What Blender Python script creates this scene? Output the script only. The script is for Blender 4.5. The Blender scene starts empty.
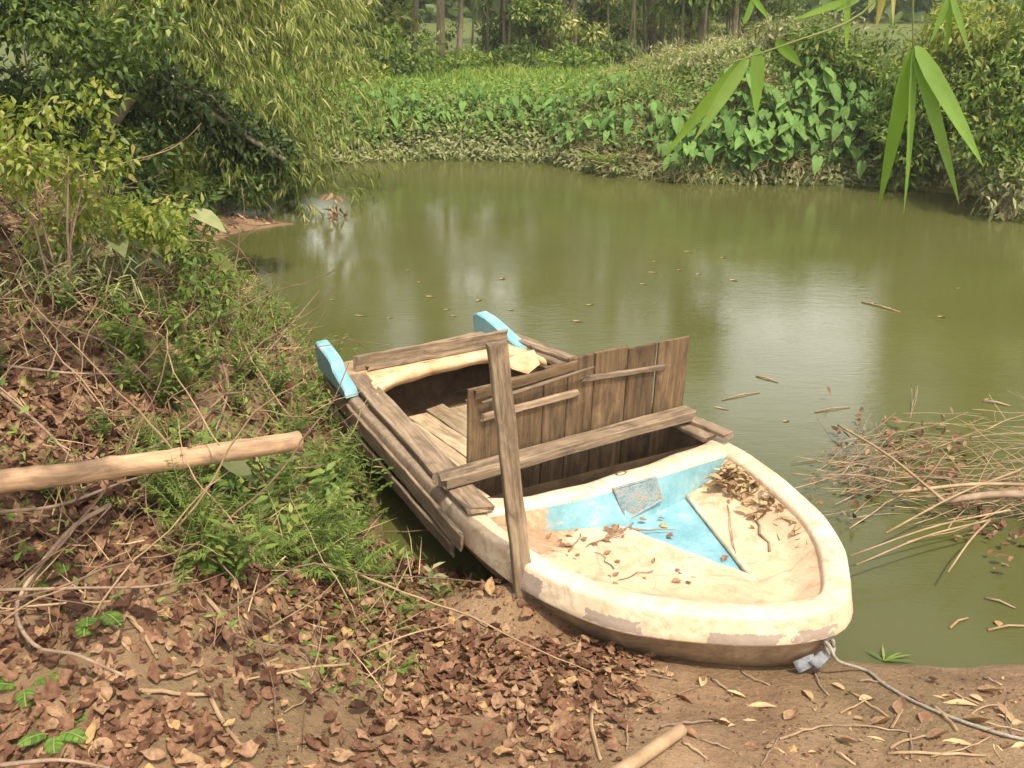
import bpy, math, random
import numpy as np
from mathutils import Vector, Matrix, Euler
from mathutils.noise import noise as pnoise

R = math.radians
rng = np.random.default_rng(7)
random.seed(7)
scene = bpy.context.scene
col = scene.collection
PI = math.pi

# ------------------------------------------------------------------ camera
CAM_H, PITCH, FOC = 2.5, R(22), 1024*35/36
cam_d = bpy.data.cameras.new("camera")
cam_d.lens = 35; cam_d.sensor_width = 36; cam_d.clip_start = 0.05; cam_d.clip_end = 2000
cam = bpy.data.objects.new("camera", cam_d); col.objects.link(cam)
cam.location = (0, 0, CAM_H); cam.rotation_euler = (R(90)-PITCH, 0, 0)
scene.camera = cam

def ray(x, y):
    u = (x-512)/FOC; v = (384-y)/FOC
    return Vector((u, math.cos(PITCH)+v*math.sin(PITCH), -math.sin(PITCH)+v*math.cos(PITCH)))
def at(x, y, z=0.0):                      # where a photo point meets the height z
    d = ray(x, y); t = (z-CAM_H)/d.z
    return Vector((d.x*t, d.y*t, z))
def aty(x, y, Y):                         # where a photo point meets the distance Y
    d = ray(x, y); t = Y/d.y
    return Vector((d.x*t, Y, CAM_H+d.z*t))

# ------------------------------------------------------------------ tagging
def tag(o, label=None, cat=None, group=None, kind=None):
    if label: o['label'] = label
    if cat: o['category'] = cat
    if group: o['group'] = group
    if kind: o['kind'] = kind
    return o
def empty(name, loc=(0, 0, 0), rz=0.0):
    o = bpy.data.objects.new(name, None); col.objects.link(o)
    o.location = loc; o.rotation_euler = (0, 0, rz); o.empty_display_size = .1
    return o
def copy_tree(o, parent=None):
    c = o.copy(); col.objects.link(c)
    if parent: c.parent = parent
    for ch in list(o.children):
        copy_tree(ch, c)
    return c

# ------------------------------------------------------------------ meshes
class MB:
    def __init__(s): s.v = []; s.f = []
    def tube(s, pts, rad, n=7, cap=True, squash=1.0):
        pts = [Vector(p) for p in pts]
        if not hasattr(rad, '__len__'): rad = [rad]*len(pts)
        base = len(s.v); up = None
        for i, p in enumerate(pts):
            d = (pts[min(i+1, len(pts)-1)]-pts[max(i-1, 0)])
            if d.length < 1e-9: d = Vector((0, 0, 1))
            d.normalize()
            if up is None:
                up = d.orthogonal().normalized()
            up = (up-d*up.dot(d))
            if up.length < 1e-6: up = d.orthogonal()
            up.normalize()
            sd = d.cross(up)
            for k in range(n):
                a = 2*PI*k/n
                s.v.append(p+(up*math.cos(a)+sd*math.sin(a)*squash)*rad[i])
        for i in range(len(pts)-1):
            for k in range(n):
                a = base+i*n+k; b = base+i*n+(k+1) % n
                s.f.append((a, b, b+n, a+n))
        if cap:
            s.f.append(tuple(base+k for k in reversed(range(n))))
            s.f.append(tuple(base+(len(pts)-1)*n+k for k in range(n)))
        return s
    def loft(s, rings, closed=True, cap0=False, cap1=False):
        base = len(s.v); n = len(rings[0])
        for r in rings:
            s.v += [Vector(p) for p in r]
        m = n if closed else n-1
        for i in range(len(rings)-1):
            for k in range(m):
                a = base+i*n+k; b = base+i*n+(k+1) % n
                s.f.append((a, b, b+n, a+n))
        if cap0: s.f.append(tuple(base+k for k in reversed(range(n))))
        if cap1: s.f.append(tuple(base+(len(rings)-1)*n+k for k in range(n)))
        return s
    def board(s, L, W, T, nx=10, wob=.004, seed=0, rag=.0, cx=0.0):
        """a plank along X, centred, uneven edges and ends"""
        rg = random.Random(seed)
        rings = []
        for i in range(nx+1):
            x = -L/2+L*i/nx
            e0 = rg.uniform(-wob, wob); e1 = rg.uniform(-wob, wob); z = rg.uniform(-wob, wob)*.5
            if i in (0, nx):
                xs = [x+rg.uniform(-rag, rag) for _ in range(8)]
            else:
                xs = [x]*8
            w0, w1, t, b = -W/2+e0, W/2+e1, T/2, min(.004, T*.3)
            ring = [(w0+b, -t), (w1-b, -t), (w1, -t+b), (w1, t-b), (w1-b, t), (w0+b, t), (w0, t-b), (w0, -t+b)]
            rings.append([(xs[k], p[0], p[1]+z) for k, p in enumerate(ring)])
        s.loft(rings, True, True, True)
        return s
    def build(s, name, mat, parent=None, smooth=False):
        me = bpy.data.meshes.new(name)
        me.from_pydata([tuple(p) for p in s.v], [], s.f)
        me.update()
        if smooth:
            me.polygons.foreach_set('use_smooth', [True]*len(me.polygons))
        return link(name, me, mat, parent)

def link(name, me, mat, parent=None):
    if mat: me.materials.append(mat)
    o = bpy.data.objects.new(name, me); col.objects.link(o)
    if parent: o.parent = parent
    return o

def sections(rows):
    v = []; f = []
    for t, m_, h in rows: v += [(t, m_-h), (t, m_-h*.45), (t, m_), (t, m_+h*.45), (t, m_+h)]
    for i in range(len(rows)-1):
        for k in range(4): f.append((i*5+k, i*5+k+5, i*5+k+6, i*5+k+1))
    return np.array(v, float), f
TEMPL = {
 'lance': (np.array([(0,0),(.3,0),(.68,0),(1,0),(.3,-.5),(.68,-.34),(.3,.5),(.68,.34)], float),
           [(0,1,4),(1,2,5,4),(2,3,5),(0,6,1),(1,6,7,2),(2,7,3)]),
 'oval': (np.array([(0,0),(.33,0),(.72,0),(1,0),(.3,-.48),(.7,-.42),(.3,.48),(.7,.42)], float),
           [(0,1,4),(1,2,5,4),(2,3,5),(0,6,1),(1,6,7,2),(2,7,3)]),
 'long': sections([(0,0,.10),(.06,0,.34),(.22,0,.5),(.45,0,.47),(.68,0,.33),(.87,0,.15),(1,0,.0)]),
 'litter': sections([(0,0,.04),(.12,0,.26),(.32,0,.48),(.56,0,.46),(.78,0,.27),(.92,0,.10),(1.03,.02,.0)]),
 'tri': (np.array([(0,0),(.45,-.5),(1,0),(.45,.5)], float), [(0,1,2),(0,2,3)]),
 'blade': (np.array([(0,-.5),(0,.5),(.5,-.4),(.5,.4),(1,0)], float), [(0,2,3,1),(2,4,3)]),
 'heart': (np.array([(0,0),(-.24,-.2),(-.12,-.42),(.2,-.5),(.58,-.34),(1,0),(.58,.34),(.2,.5),(-.12,.42),(-.24,.2),(.3,0),(.65,0)], float),
           [(0,1,2,3),(0,3,10),(10,3,4,11),(11,4,5),(0,10,7),(10,11,6,7),(11,5,6),(0,7,8,9)]),
}
def unit(a):
    return a/np.maximum(np.linalg.norm(a, axis=-1, keepdims=True), 1e-9)
def rand_unit(n, r=None):
    r = rng if r is None else r
    return unit(r.normal(size=(n, 3)))
def leaves(name, P, D, N, L, W, mat, parent=None, shape='lance', curl=.2, fold=.15, rnd=None, smooth=True, twist=0.0, wave=0.0):
    """many leaf blades in one mesh; P base, D direction, N rough upper side"""
    P = np.asarray(P, float); n = len(P)
    D = unit(np.asarray(D, float)); N = np.asarray(N, float)
    S = unit(np.cross(D, N)); N = np.cross(S, D)
    L = np.broadcast_to(np.asarray(L, float), (n,)); W = np.broadcast_to(np.asarray(W, float), (n,))
    c = np.broadcast_to(np.asarray(curl, float), (n,)); fo = np.broadcast_to(np.asarray(fold, float), (n,))
    T, F = TEMPL[shape]; k = len(T)
    t = T[:, 0][None, :]; s = T[:, 1][None, :]
    V = (P[:, None, :] + D[:, None, :]*(L[:, None]*t)[..., None] + S[:, None, :]*(W[:, None]*s)[..., None]
         + N[:, None, :]*((-c*L)[:, None]*t*t + (fo*W)[:, None]*np.abs(s)*2 + (np.broadcast_to(np.asarray(twist, float), (n,))*W)[:, None]*s*(t-.4)*2
                       + (np.broadcast_to(np.asarray(wave, float), (n,))*W)[:, None]*np.sin(t*7+s*9+(np.arange(n)*1.7)[:, None]))[..., None])
    V = V.reshape(-1, 3)
    loops = np.concatenate([np.array(f) for f in F]); sizes = np.array([len(f) for f in F])
    nl = len(loops)
    LI = (loops[None, :]+(np.arange(n)*k)[:, None]).ravel()
    starts0 = np.concatenate([[0], np.cumsum(sizes)[:-1]])
    ST = (starts0[None, :]+(np.arange(n)*nl)[:, None]).ravel()
    me = bpy.data.meshes.new(name)
    me.vertices.add(len(V)); me.vertices.foreach_set('co', V.astype(np.float32).ravel())
    me.loops.add(len(LI)); me.loops.foreach_set('vertex_index', LI.astype(np.int32))
    me.polygons.add(n*len(F)); me.polygons.foreach_set('loop_start', ST.astype(np.int32))
    me.update(calc_edges=True)
    if smooth: me.polygons.foreach_set('use_smooth', np.ones(n*len(F), bool))
    if rnd is None: rnd = rng.random(n)
    at_ = me.attributes.new('rnd', 'FLOAT', 'FACE')
    at_.data.foreach_set('value', np.repeat(np.asarray(rnd, np.float32), len(F)))
    return link(name, me, mat, parent)

# ------------------------------------------------------------------ materials
def newmat(name):
    m = bpy.data.materials.new(name); m.use_nodes = True
    nt = m.node_tree; nt.nodes.clear()
    out = nt.nodes.new('ShaderNodeOutputMaterial')
    return m, nt, out
def nd(nt, t, **kw):
    n = nt.nodes.new(t)
    for k, v in kw.items():
        if k.startswith('i_'):
            n.inputs[k[2:].replace('_', ' ')].default_value = v
        else: setattr(n, k, v)
    return n
def ramp(nt, fac, stops):
    r = nt.nodes.new('ShaderNodeValToRGB'); e = r.color_ramp.elements
    while len(e) < len(stops): e.new(.5)
    for el, (p, c) in zip(e, stops):
        el.position = p; el.color = (*c, 1) if len(c) == 3 else c
    nt.links.new(fac, r.inputs[0]); return r.outputs[0]
def gray(a): return (a, a, a)
def texco(nt, scale=(1, 1, 1), kind='Object', loc=(0, 0, 0), rot=(0, 0, 0)):
    tc = nt.nodes.new('ShaderNodeTexCoord'); mp = nt.nodes.new('ShaderNodeMapping')
    mp.inputs['Scale'].default_value = scale; mp.inputs['Location'].default_value = loc; mp.inputs['Rotation'].default_value = rot
    nt.links.new(tc.outputs[kind], mp.inputs[0]); return mp.outputs[0]
def noise(nt, vec, scale, detail=5, rough=.6, dist=0):
    n = nt.nodes.new('ShaderNodeTexNoise')
    n.inputs['Scale'].default_value = scale; n.inputs['Detail'].default_value = detail
    n.inputs['Roughness'].default_value = rough; n.inputs['Distortion'].default_value = dist
    nt.links.new(vec, n.inputs['Vector']); return n.outputs[0]
def mixc(nt, fac, a, b, mode='MIX'):
    m = nt.nodes.new('ShaderNodeMix'); m.data_type = 'RGBA'; m.blend_type = mode
    for sock, v in ((m.inputs[0], fac), (m.inputs[6], a), (m.inputs[7], b)):
        if isinstance(v, bpy.types.NodeSocket): nt.links.new(v, sock)
        else: sock.default_value = (*v, 1) if isinstance(v, tuple) and len(v) == 3 else v
    return m.outputs[2]
def mathn(nt, op, a, b=0.0, clamp=False):
    m = nt.nodes.new('ShaderNodeMath'); m.operation = op; m.use_clamp = clamp
    for i, v in enumerate((a, b)):
        if isinstance(v, bpy.types.NodeSocket): nt.links.new(v, m.inputs[i])
        else: m.inputs[i].default_value = v
    return m.outputs[0]
def bump(nt, h, strength, dist=.01):
    b = nt.nodes.new('ShaderNodeBump'); b.inputs['Strength'].default_value = strength; b.inputs['Distance'].default_value = dist
    nt.links.new(h, b.inputs['Height']); return b.outputs[0]
def principled(nt, out, colr, rough=.7, nrm=None, spec=.5):
    p = nt.nodes.new('ShaderNodeBsdfPrincipled')
    for key, v in (('Base Color', colr), ('Roughness', rough)):
        if isinstance(v, bpy.types.NodeSocket): nt.links.new(v, p.inputs[key])
        else: p.inputs[key].default_value = (*v, 1) if isinstance(v, tuple) else v
    p.inputs['Specular IOR Level'].default_value = spec
    if nrm is not None: nt.links.new(nrm, p.inputs['Normal'])
    nt.links.new(p.outputs[0], out.inputs[0]); return p

def leafmat(name, stops, trans=.3, rough=.45, spec=.4, mott=14, mc=(.55, 1.3)):
    """leaf colours vary leaf by leaf; part of the light passes through the blade"""
    m, nt, out = newmat(name)
    a = nd(nt, 'ShaderNodeAttribute', attribute_name='rnd')
    c = ramp(nt, a.outputs['Fac'], stops)
    oi = nt.nodes.new('ShaderNodeObjectInfo')
    hs = nt.nodes.new('ShaderNodeHueSaturation'); nt.links.new(c, hs.inputs['Color'])
    v = mathn(nt, 'MULTIPLY_ADD', oi.outputs['Random'], .35); nt.nodes[-1].inputs[2].default_value = .82
    nt.links.new(v, hs.inputs['Value'])
    n1 = noise(nt, texco(nt, (1, 1, 1)), mott, 5, .65)
    c = mixc(nt, .5 if mott < 20 else .8, hs.outputs[0], ramp(nt, n1, [(.3, gray(mc[0])), (.7, gray(mc[1]))]), 'MULTIPLY')
    p = principled(nt, out, c, rough, None, spec)
    if trans > 0:
        t = nt.nodes.new('ShaderNodeBsdfTranslucent')
        tc = mixc(nt, 1.0, c, (1.15, 1.25, .55), 'MULTIPLY'); nt.links.new(tc, t.inputs[0])
        mx = nt.nodes.new('ShaderNodeMixShader'); mx.inputs[0].default_value = trans
        nt.links.new(p.outputs[0], mx.inputs[1]); nt.links.new(t.outputs[0], mx.inputs[2])
        nt.links.new(mx.outputs[0], out.inputs[0])
    return m

def woodmat(name, c0, c1, c2, grain=1.0, rough=.8):
    """weathered timber, grain along the object's own X"""
    m, nt, out = newmat(name)
    oi = nt.nodes.new('ShaderNodeObjectInfo')
    tc = nt.nodes.new('ShaderNodeTexCoord')
    va = nt.nodes.new('ShaderNodeVectorMath'); va.operation = 'ADD'
    vm = nt.nodes.new('ShaderNodeVectorMath'); vm.operation = 'SCALE'
    vm.inputs[0].default_value = (7.1, 13.7, 5.3); nt.links.new(oi.outputs['Random'], vm.inputs['Scale'])
    nt.links.new(tc.outputs['Object'], va.inputs[0]); nt.links.new(vm.outputs[0], va.inputs[1])
    mp = nt.nodes.new('ShaderNodeMapping'); mp.inputs['Scale'].default_value = (2.2*grain, 38*grain, 38*grain)
    nt.links.new(va.outputs[0], mp.inputs[0])
    g = noise(nt, mp.outputs[0], 1.6, 6, .62, .4)
    mp2 = nt.nodes.new('ShaderNodeMapping'); mp2.inputs['Scale'].default_value = (3.2, 9, 9)
    nt.links.new(va.outputs[0], mp2.inputs[0]); st = noise(nt, mp2.outputs[0], 1.5, 7, .7, .6)
    c = ramp(nt, g, [(.28, c0), (.5, c1), (.74, c2)])
    c = mixc(nt, .75, c, ramp(nt, st, [(.34, gray(.30)), (.5, gray(.88)), (.68, gray(1.35))]), 'MULTIPLY')
    hs = nt.nodes.new('ShaderNodeHueSaturation'); nt.links.new(c, hs.inputs['Color'])
    v = mathn(nt, 'MULTIPLY_ADD', oi.outputs['Random'], .55); nt.nodes[-1].inputs[2].default_value = .72
    nt.links.new(v, hs.inputs['Value'])
    principled(nt, out, hs.outputs[0], rough, bump(nt, g, .5, .004), .25)
    return m

def plainmat(name, stops, scale=12, rough=.75, bs=.3, bd=.004, stretch=(1, 1, 1), spec=.3):
    m, nt, out = newmat(name)
    v = texco(nt, stretch)
    n1 = noise(nt, v, scale, 6, .65)
    principled(nt, out, ramp(nt, n1, stops), rough, bump(nt, n1, bs, bd), spec)
    return m

M = {}
M['oldwood'] = woodmat('weathered_wood', (.105, .073, .046), (.205, .146, .092), (.32, .24, .155))
M['palewood'] = woodmat('pale_boards', (.20, .14, .08), (.35, .26, .155), (.47, .37, .235))
M['plywood'] = woodmat('stained_boards', (.066, .042, .022), (.112, .071, .036), (.17, .113, .06), .8)
M['post'] = woodmat('post_wood', (.13, .085, .05), (.30, .215, .13), (.42, .32, .2))
M['twig'] = plainmat('dry_twig', [(.3, (.12, .075, .05)), (.55, (.25, .17, .11)), (.8, (.42, .32, .22))], 9)
M['vine'] = plainmat('dark_vine', [(.3, (.07, .04, .025)), (.55, (.15, .09, .055)), (.8, (.26, .17, .11))], 9)
M['straw'] = plainmat('straw', [(.3, (.19, .12, .062)), (.55, (.31, .21, .115)), (.8, (.44, .33, .19))], 8)
M['bark'] = plainmat('bark', [(.3, (.11, .09, .055)), (.55, (.22, .18, .11)), (.8, (.34, .29, .19))], 7, .9, .8, .02, (3, 3, .8))
M['stem'] = plainmat('green_stem', [(.3, (.08, .11, .02)), (.6, (.15, .18, .05)), (.8, (.24, .24, .08))], 9)
M['petiole'] = plainmat('leaf_stalk', [(.3, (.07, .12, .025)), (.7, (.14, .2, .05))], 9)
M['cloth'] = plainmat('grey_cloth', [(.3, (.12, .125, .13)), (.7, (.30, .31, .33))], 40, .9, .5, .002)
M['rope'] = plainmat('rope', [(.3, (.15, .135, .10)), (.7, (.36, .32, .25))], 70, .9, .8, .003)

G = lambda *c: c
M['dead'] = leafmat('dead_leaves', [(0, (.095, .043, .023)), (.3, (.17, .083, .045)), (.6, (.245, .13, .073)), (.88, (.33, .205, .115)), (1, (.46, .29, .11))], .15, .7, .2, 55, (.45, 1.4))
M['deadbank'] = leafmat('dark_dead_leaves', [(0, (.05, .022, .012)), (.35, (.115, .05, .028)), (.65, (.19, .092, .05)), (.9, (.29, .17, .095)), (1, (.40, .26, .13))], .12, .7, .2, 55, (.45, 1.4))  # redder litter, with the left bank's shadow put into its darker tone
M['deadtan'] = leafmat('dry_tan_leaves', [(0, (.16, .10, .055)), (.5, (.33, .22, .12)), (1, (.52, .38, .19))], .1, .7, .2)
M['bamboo'] = leafmat('bamboo_leaves', [(0, (.11, .15, .026)), (.4, (.21, .25, .055)), (.8, (.32, .34, .10)), (1, (.48, .44, .21))], .45, .6, .2)
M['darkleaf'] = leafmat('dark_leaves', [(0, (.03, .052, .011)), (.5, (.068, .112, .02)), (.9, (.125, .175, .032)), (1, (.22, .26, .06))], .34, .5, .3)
M['shadeleaf'] = leafmat('shaded_leaves', [(0, (.018, .034, .008)), (.5, (.042, .072, .014)), (.9, (.08, .12, .022)), (1, (.15, .19, .04))], .25, .55, .25)  # leaf green darkened to stand for the deep shade under the trees
M['midleaf'] = leafmat('mid_green_leaves', [(0, (.065, .11, .02)), (.5, (.125, .19, .035)), (.9, (.20, .26, .055)), (1, (.34, .32, .09))], .38, .5, .25)
M['limeleaf'] = leafmat('lime_leaves', [(0, (.12, .17, .022)), (.5, (.23, .28, .04)), (.9, (.34, .37, .07)), (1, (.42, .34, .10))], .42)
M['paleleaf'] = leafmat('pale_leaves', [(0, (.13, .15, .055)), (.5, (.24, .25, .11)), (1, (.38, .35, .18))], .3, .6, .2)
M['taro'] = leafmat('taro_leaves', [(0, (.07, .14, .028)), (.5, (.12, .225, .048)), (.94, (.19, .30, .075)), (1, (.46, .40, .08))], .35, .6, .18)
M['grass'] = leafmat('field_grass', [(0, (.10, .17, .03)), (.5, (.17, .26, .045)), (.9, (.25, .32, .07)), (1, (.38, .34, .13))], .35, .6, .15)
M['drygrass'] = leafmat('dry_grass', [(0, (.19, .17, .065)), (.4, (.33, .28, .13)), (.7, (.46, .40, .22)), (.85, (.26, .29, .08)), (1, (.17, .23, .05))], .3, .7, .15)
M['carpet'] = leafmat('green_carpet', [(0, (.075, .135, .024)), (.5, (.14, .225, .044)), (.9, (.21, .29, .065)), (1, (.30, .30, .09))], .35, .6, .15)
M['fern'] = leafmat('fern', [(0, (.06, .13, .018)), (.5, (.11, .20, .03)), (1, (.18, .27, .045))], .3)
M['nearleaf'] = leafmat('hanging_leaves', [(0, (.10, .19, .03)), (.6, (.16, .27, .045)), (.9, (.22, .31, .06)), (1, (.46, .34, .18))], .5, .42, .35)
M['weed'] = leafmat('feathery_weed', [(0, (.075, .13, .022)), (.5, (.14, .21, .04)), (.9, (.22, .28, .06)), (1, (.32, .31, .11))], .38, .5, .2)

# ------------------------------------------------------------------ boat frame (bow at origin, X to the stern, Y to the near side)
BO = at(846, 602, .38); BO.z = 0
_hl = at(322, 342, .58); _hr = at(483, 310, .58)
_ax = ((_hl+_hr)/2-BO); _ax.z = 0; _ax.normalize()
BRZ = math.atan2(_ax.y, _ax.x)
BM = Matrix.Translation(BO) @ Matrix.Rotation(BRZ, 4, 'Z')
BMI = BM.inverted()
def bl(x, y, z):                           # photo point -> boat frame at height z
    return BMI @ at(x, y, z)
def catmull(pts, n):
    pts = [np.array(p, float) for p in pts]
    P = [2*pts[0]-pts[1]]+pts+[2*pts[-1]-pts[-2]]
    out = []
    seg = len(pts)-1
    d = [0]
    for i in range(seg): d.append(d[-1]+np.linalg.norm(pts[i+1]-pts[i]))
    for k in range(n):
        s = d[-1]*k/(n-1); i = min(max(j for j in range(seg) if d[j] <= s+1e-9), seg-1)
        t = (s-d[i])/max(d[i+1]-d[i], 1e-9)
        a, b, c, e = P[i], P[i+1], P[i+2], P[i+3]
        out.append(.5*((2*b)+(-a+c)*t+(2*a-5*b+4*c-e)*t*t+(-a+3*b-3*c+e)*t**3))
    return np.array(out)

# ------------------------------------------------------------------ terrain
SHORE = np.array([(30, 1.5), (6, 2.7), (3.2, 3.14), (2.0, 3.2), (1.5, 3.2), (1.22, 3.25), (.8, 3.46), (.42, 3.62), (.16, 3.74), (-.2, 3.86),
 (-.52, 4.03), (-.68, 4.35), (-.8, 4.9), (-1.15, 5.9), (-1.75, 7.3), (-2.75, 9.3), (-3.1, 10.15), (-2.95, 10.55), (-2.42, 10.95), (-2.8, 11.05), (-3.3, 11.2), (-3.7, 12.5),
 (-3.3, 14.0), (-2.4, 15.05), (-.94, 15.2), (.4, 15.05), (1.0, 14.4), (1.3, 13.9), (2.5, 13.4), (4.5, 13.2), (6.0, 12.6), (8, 11.6), (12, 10), (30, 4)], float)
def water_sd(X, Y):
    """distance from the shoreline, positive on land"""
    best = np.full(X.shape, 1e9); ins = np.zeros(X.shape, bool)
    n = len(SHORE)
    for i in range(n):
        a = SHORE[i]; b = SHORE[(i+1) % n]
        ab = b-a; t = np.clip(((X-a[0])*ab[0]+(Y-a[1])*ab[1])/(ab@ab), 0, 1)
        best = np.minimum(best, np.hypot(X-a[0]-t*ab[0], Y-a[1]-t*ab[1]))
        if a[1] != b[1]:
            c = ((a[1] > Y) != (b[1] > Y)) & (X < (b[0]-a[0])*(Y-a[1])/(b[1]-a[1])+a[0])
            ins ^= c
    return np.where(ins, -best, best)
def sst(a, b, x):
    t = np.clip((x-a)/(b-a), 0, 1); return t*t*(3-2*t)
_VG = {}
def vnoise(X, Y, s, seed=0):
    if seed not in _VG: _VG[seed] = np.random.default_rng(seed).random((64, 64))
    g = _VG[seed]; x = X*s; y = Y*s; xi = np.floor(x).astype(int); yi = np.floor(y).astype(int)
    fx = x-xi; fy = y-yi; fx = fx*fx*(3-2*fx); fy = fy*fy*(3-2*fy)
    q = lambda i, j: g[i % 64, j % 64]
    return (q(xi, yi)*(1-fx)+q(xi+1, yi)*fx)*(1-fy)+(q(xi, yi+1)*(1-fx)+q(xi+1, yi+1)*fx)*fy-.5
def height(X, Y):
    X = np.asarray(X, float); Y = np.asarray(Y, float)
    d = water_sd(X, Y); d = d+(vnoise(X, Y, 1.7, 12)*.14+vnoise(X, Y, 5.1, 13)*.05)*sst(6.5, 5.0, Y)+vnoise(X, Y, .9, 14)*.35*sst(12.0, 13.0, Y); dp = np.maximum(d, 0)
    beach = .52*(1-np.exp(-dp/1.7))+.02*np.minimum(dp, 8)
    left = (1.42+.4*sst(3.7, 5.2, Y))*(1-np.exp(-dp/1.65))+.05*np.minimum(dp, 30)
    wl = sst(-.25, -1.25, X)*sst(1.6, 3.2, Y)
    spit = sst(9.2, 10.0, Y)*sst(12.2, 11.4, Y)*sst(1.0, .5, dp)
    left = left*(1-.6*spit)
    near = beach*(1-wl)+left*wl
    farL = .72*(1-np.exp(-(dp/.55)**1.3))
    farR = 1.55*(1-np.exp(-dp/1.1))
    wr = sst(-.2, 3.6, X+.25*(15-Y))
    far = farL*(1-wr)+farR*wr
    # beyond the banks the land levels out
    far = np.where(Y > 17, far*(1-sst(17, 21, Y))+.72*sst(17, 21, Y), far)
    wf = sst(10.8, 12.5, Y)
    h = near*(1-wf)+far*wf
    # the heap of earth by the post
    h = h+.14*np.exp(-(((X-.02)/.30)**2+((Y-3.42)/.16)**2))
    nz = vnoise(X, Y, 1.1, 1)*.12+vnoise(X, Y, 3.3, 2)*.045+vnoise(X, Y, 9.0, 3)*.014+vnoise(X, Y, 15.0, 4)*.012+vnoise(X*.9+Y*.4, Y*.9-X*.4, 27.0, 5)*.008
    h = h+nz*sst(0, .8, dp)*(1+.8*wl)
    h = np.where(d < 0, np.maximum(-.7, d*.55), h+.004)
    return h
def axis(segs):
    out = []
    for a, b, st in segs:
        out += list(np.arange(a, b-1e-6, st))
    out.append(segs[-1][1]); return np.array(out)
gx = axis([(-600, -100, 100), (-100, -30, 14), (-30, -10, 2), (-10, -4, .3), (-4, -2, .05), (-2, 3.4, .03), (3.4, 9, .18), (9, 30, 1.5), (30, 100, 14), (100, 600, 100)])
gy = axis([(-300, -40, 65), (-40, -6, 4), (-6, 1, .5), (1, 4, .03), (4, 6, .05), (6, 17, .13), (17, 30, .6), (30, 100, 7), (100, 900, 100)])
GX, GY = np.meshgrid(gx, gy, indexing='ij')
GZ = height(GX, GY)
nx_, ny_ = GX.shape
V = np.stack([GX, GY, GZ], -1).reshape(-1, 3)
ii, jj = np.meshgrid(np.arange(nx_-1), np.arange(ny_-1), indexing='ij')
a0 = (ii*ny_+jj).ravel()
Fq = np.stack([a0, a0+ny_, a0+ny_+1, a0+1], -1)
me = bpy.data.meshes.new('ground')
me.vertices.add(len(V)); me.vertices.foreach_set('co', V.astype(np.float32).ravel())
me.loops.add(Fq.size); me.loops.foreach_set('vertex_index', Fq.astype(np.int32).ravel())
me.polygons.add(len(Fq)); me.polygons.foreach_set('loop_start', np.arange(0, Fq.size, 4, dtype=np.int32))
me.update(calc_edges=True)
me.polygons.foreach_set('use_smooth', np.ones(len(Fq), bool))
def ground_mat():
    m, nt, out = newmat('earth')
    v = texco(nt)
    n1 = noise(nt, v, 3.0, 8, .65); n2 = noise(nt, v, 38, 6, .7); n3 = noise(nt, v, 1.1, 3)
    mud = ramp(nt, n1, [(.3, (.165, .098, .05)), (.5, (.255, .158, .084)), (.7, (.335, .218, .122))])
    mud = mixc(nt, .6, mud, ramp(nt, n2, [(.3, gray(.6)), (.6, gray(1.1)), (.8, gray(1.3))]), 'MULTIPLY')
    sep = nt.nodes.new('ShaderNodeSeparateXYZ'); nt.links.new(v, sep.inputs[0])
    # mossy soil patch by the leaf litter
    moss = mathn(nt, 'MULTIPLY', mathn(nt, 'SUBTRACT', n3, .5), 6, True)
    mud = mixc(nt, mathn(nt, 'MULTIPLY', moss, .35), mud, (.16, .135, .06))
    # soaked strip along the waterline
    wet = mathn(nt, 'SUBTRACT', 1.0, mathn(nt, 'MULTIPLY', mathn(nt, 'ADD', sep.outputs[2], mathn(nt, 'MULTIPLY', n1, .08)), 10), True)
    mud = mixc(nt, mathn(nt, 'MULTIPLY', wet, .6), mud, (.12, .075, .04))
    yy = mathn(nt, 'MULTIPLY', mathn(nt, 'SUBTRACT', sep.outputs[1], 11.5), .6, True)
    c = mixc(nt, yy, mud, ramp(nt, n2, [(.3, (.06, .075, .018)), (.7, (.13, .15, .035))]))
    hh = mathn(nt, 'ADD', n2, mathn(nt, 'MULTIPLY', n1, 2.0))
    p = principled(nt, out, c, .85, bump(nt, hh, .9, .03), .3)
    rr = mathn(nt, 'SUBTRACT', .85, mathn(nt, 'MULTIPLY', wet, .4)); nt.links.new(rr, p.inputs['Roughness'])
    return m
ground = link('ground', me, ground_mat()); tag(ground, kind='structure')

# ------------------------------------------------------------------ water
def water_mat():
    m, nt, out = newmat('creek_water')
    v = texco(nt, (1, 1, 1))
    n0 = noise(nt, v, .45, 3)
    c = ramp(nt, n0, [(.3, (.062, .065, .018)), (.7, (.080, .082, .025))])
    v2 = texco(nt, (2.2, 5.5, 1))
    w1 = noise(nt, v2, 2.7, 4, .55, .3)
    w2 = noise(nt, texco(nt, (1.0, 2.2, 1)), 1.4, 2)
    amp = ramp(nt, noise(nt, v, .5, 2), [(.35, gray(.3)), (.65, gray(1))])
    h = mathn(nt, 'ADD', mathn(nt, 'MULTIPLY', w1, amp), mathn(nt, 'MULTIPLY', w2, .5))
    w3 = noise(nt, texco(nt, (2.0, 16.0, 1)), 4.5, 3, .6)
    h = mathn(nt, 'ADD', h, mathn(nt, 'MULTIPLY', mathn(nt, 'MULTIPLY', w3, amp), .75))
    principled(nt, out, c, .04, bump(nt, h, .088, .02), .5).inputs['IOR'].default_value = 1.333
    return m
mb = MB(); mb.v = [Vector((-60, -20, 0)), Vector((60, -20, 0)), Vector((60, 60, 0)), Vector((-60, 60, 0))]; mb.f = [(0, 1, 2, 3)]
water = mb.build('water', water_mat()); tag(water, kind='structure')

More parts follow.
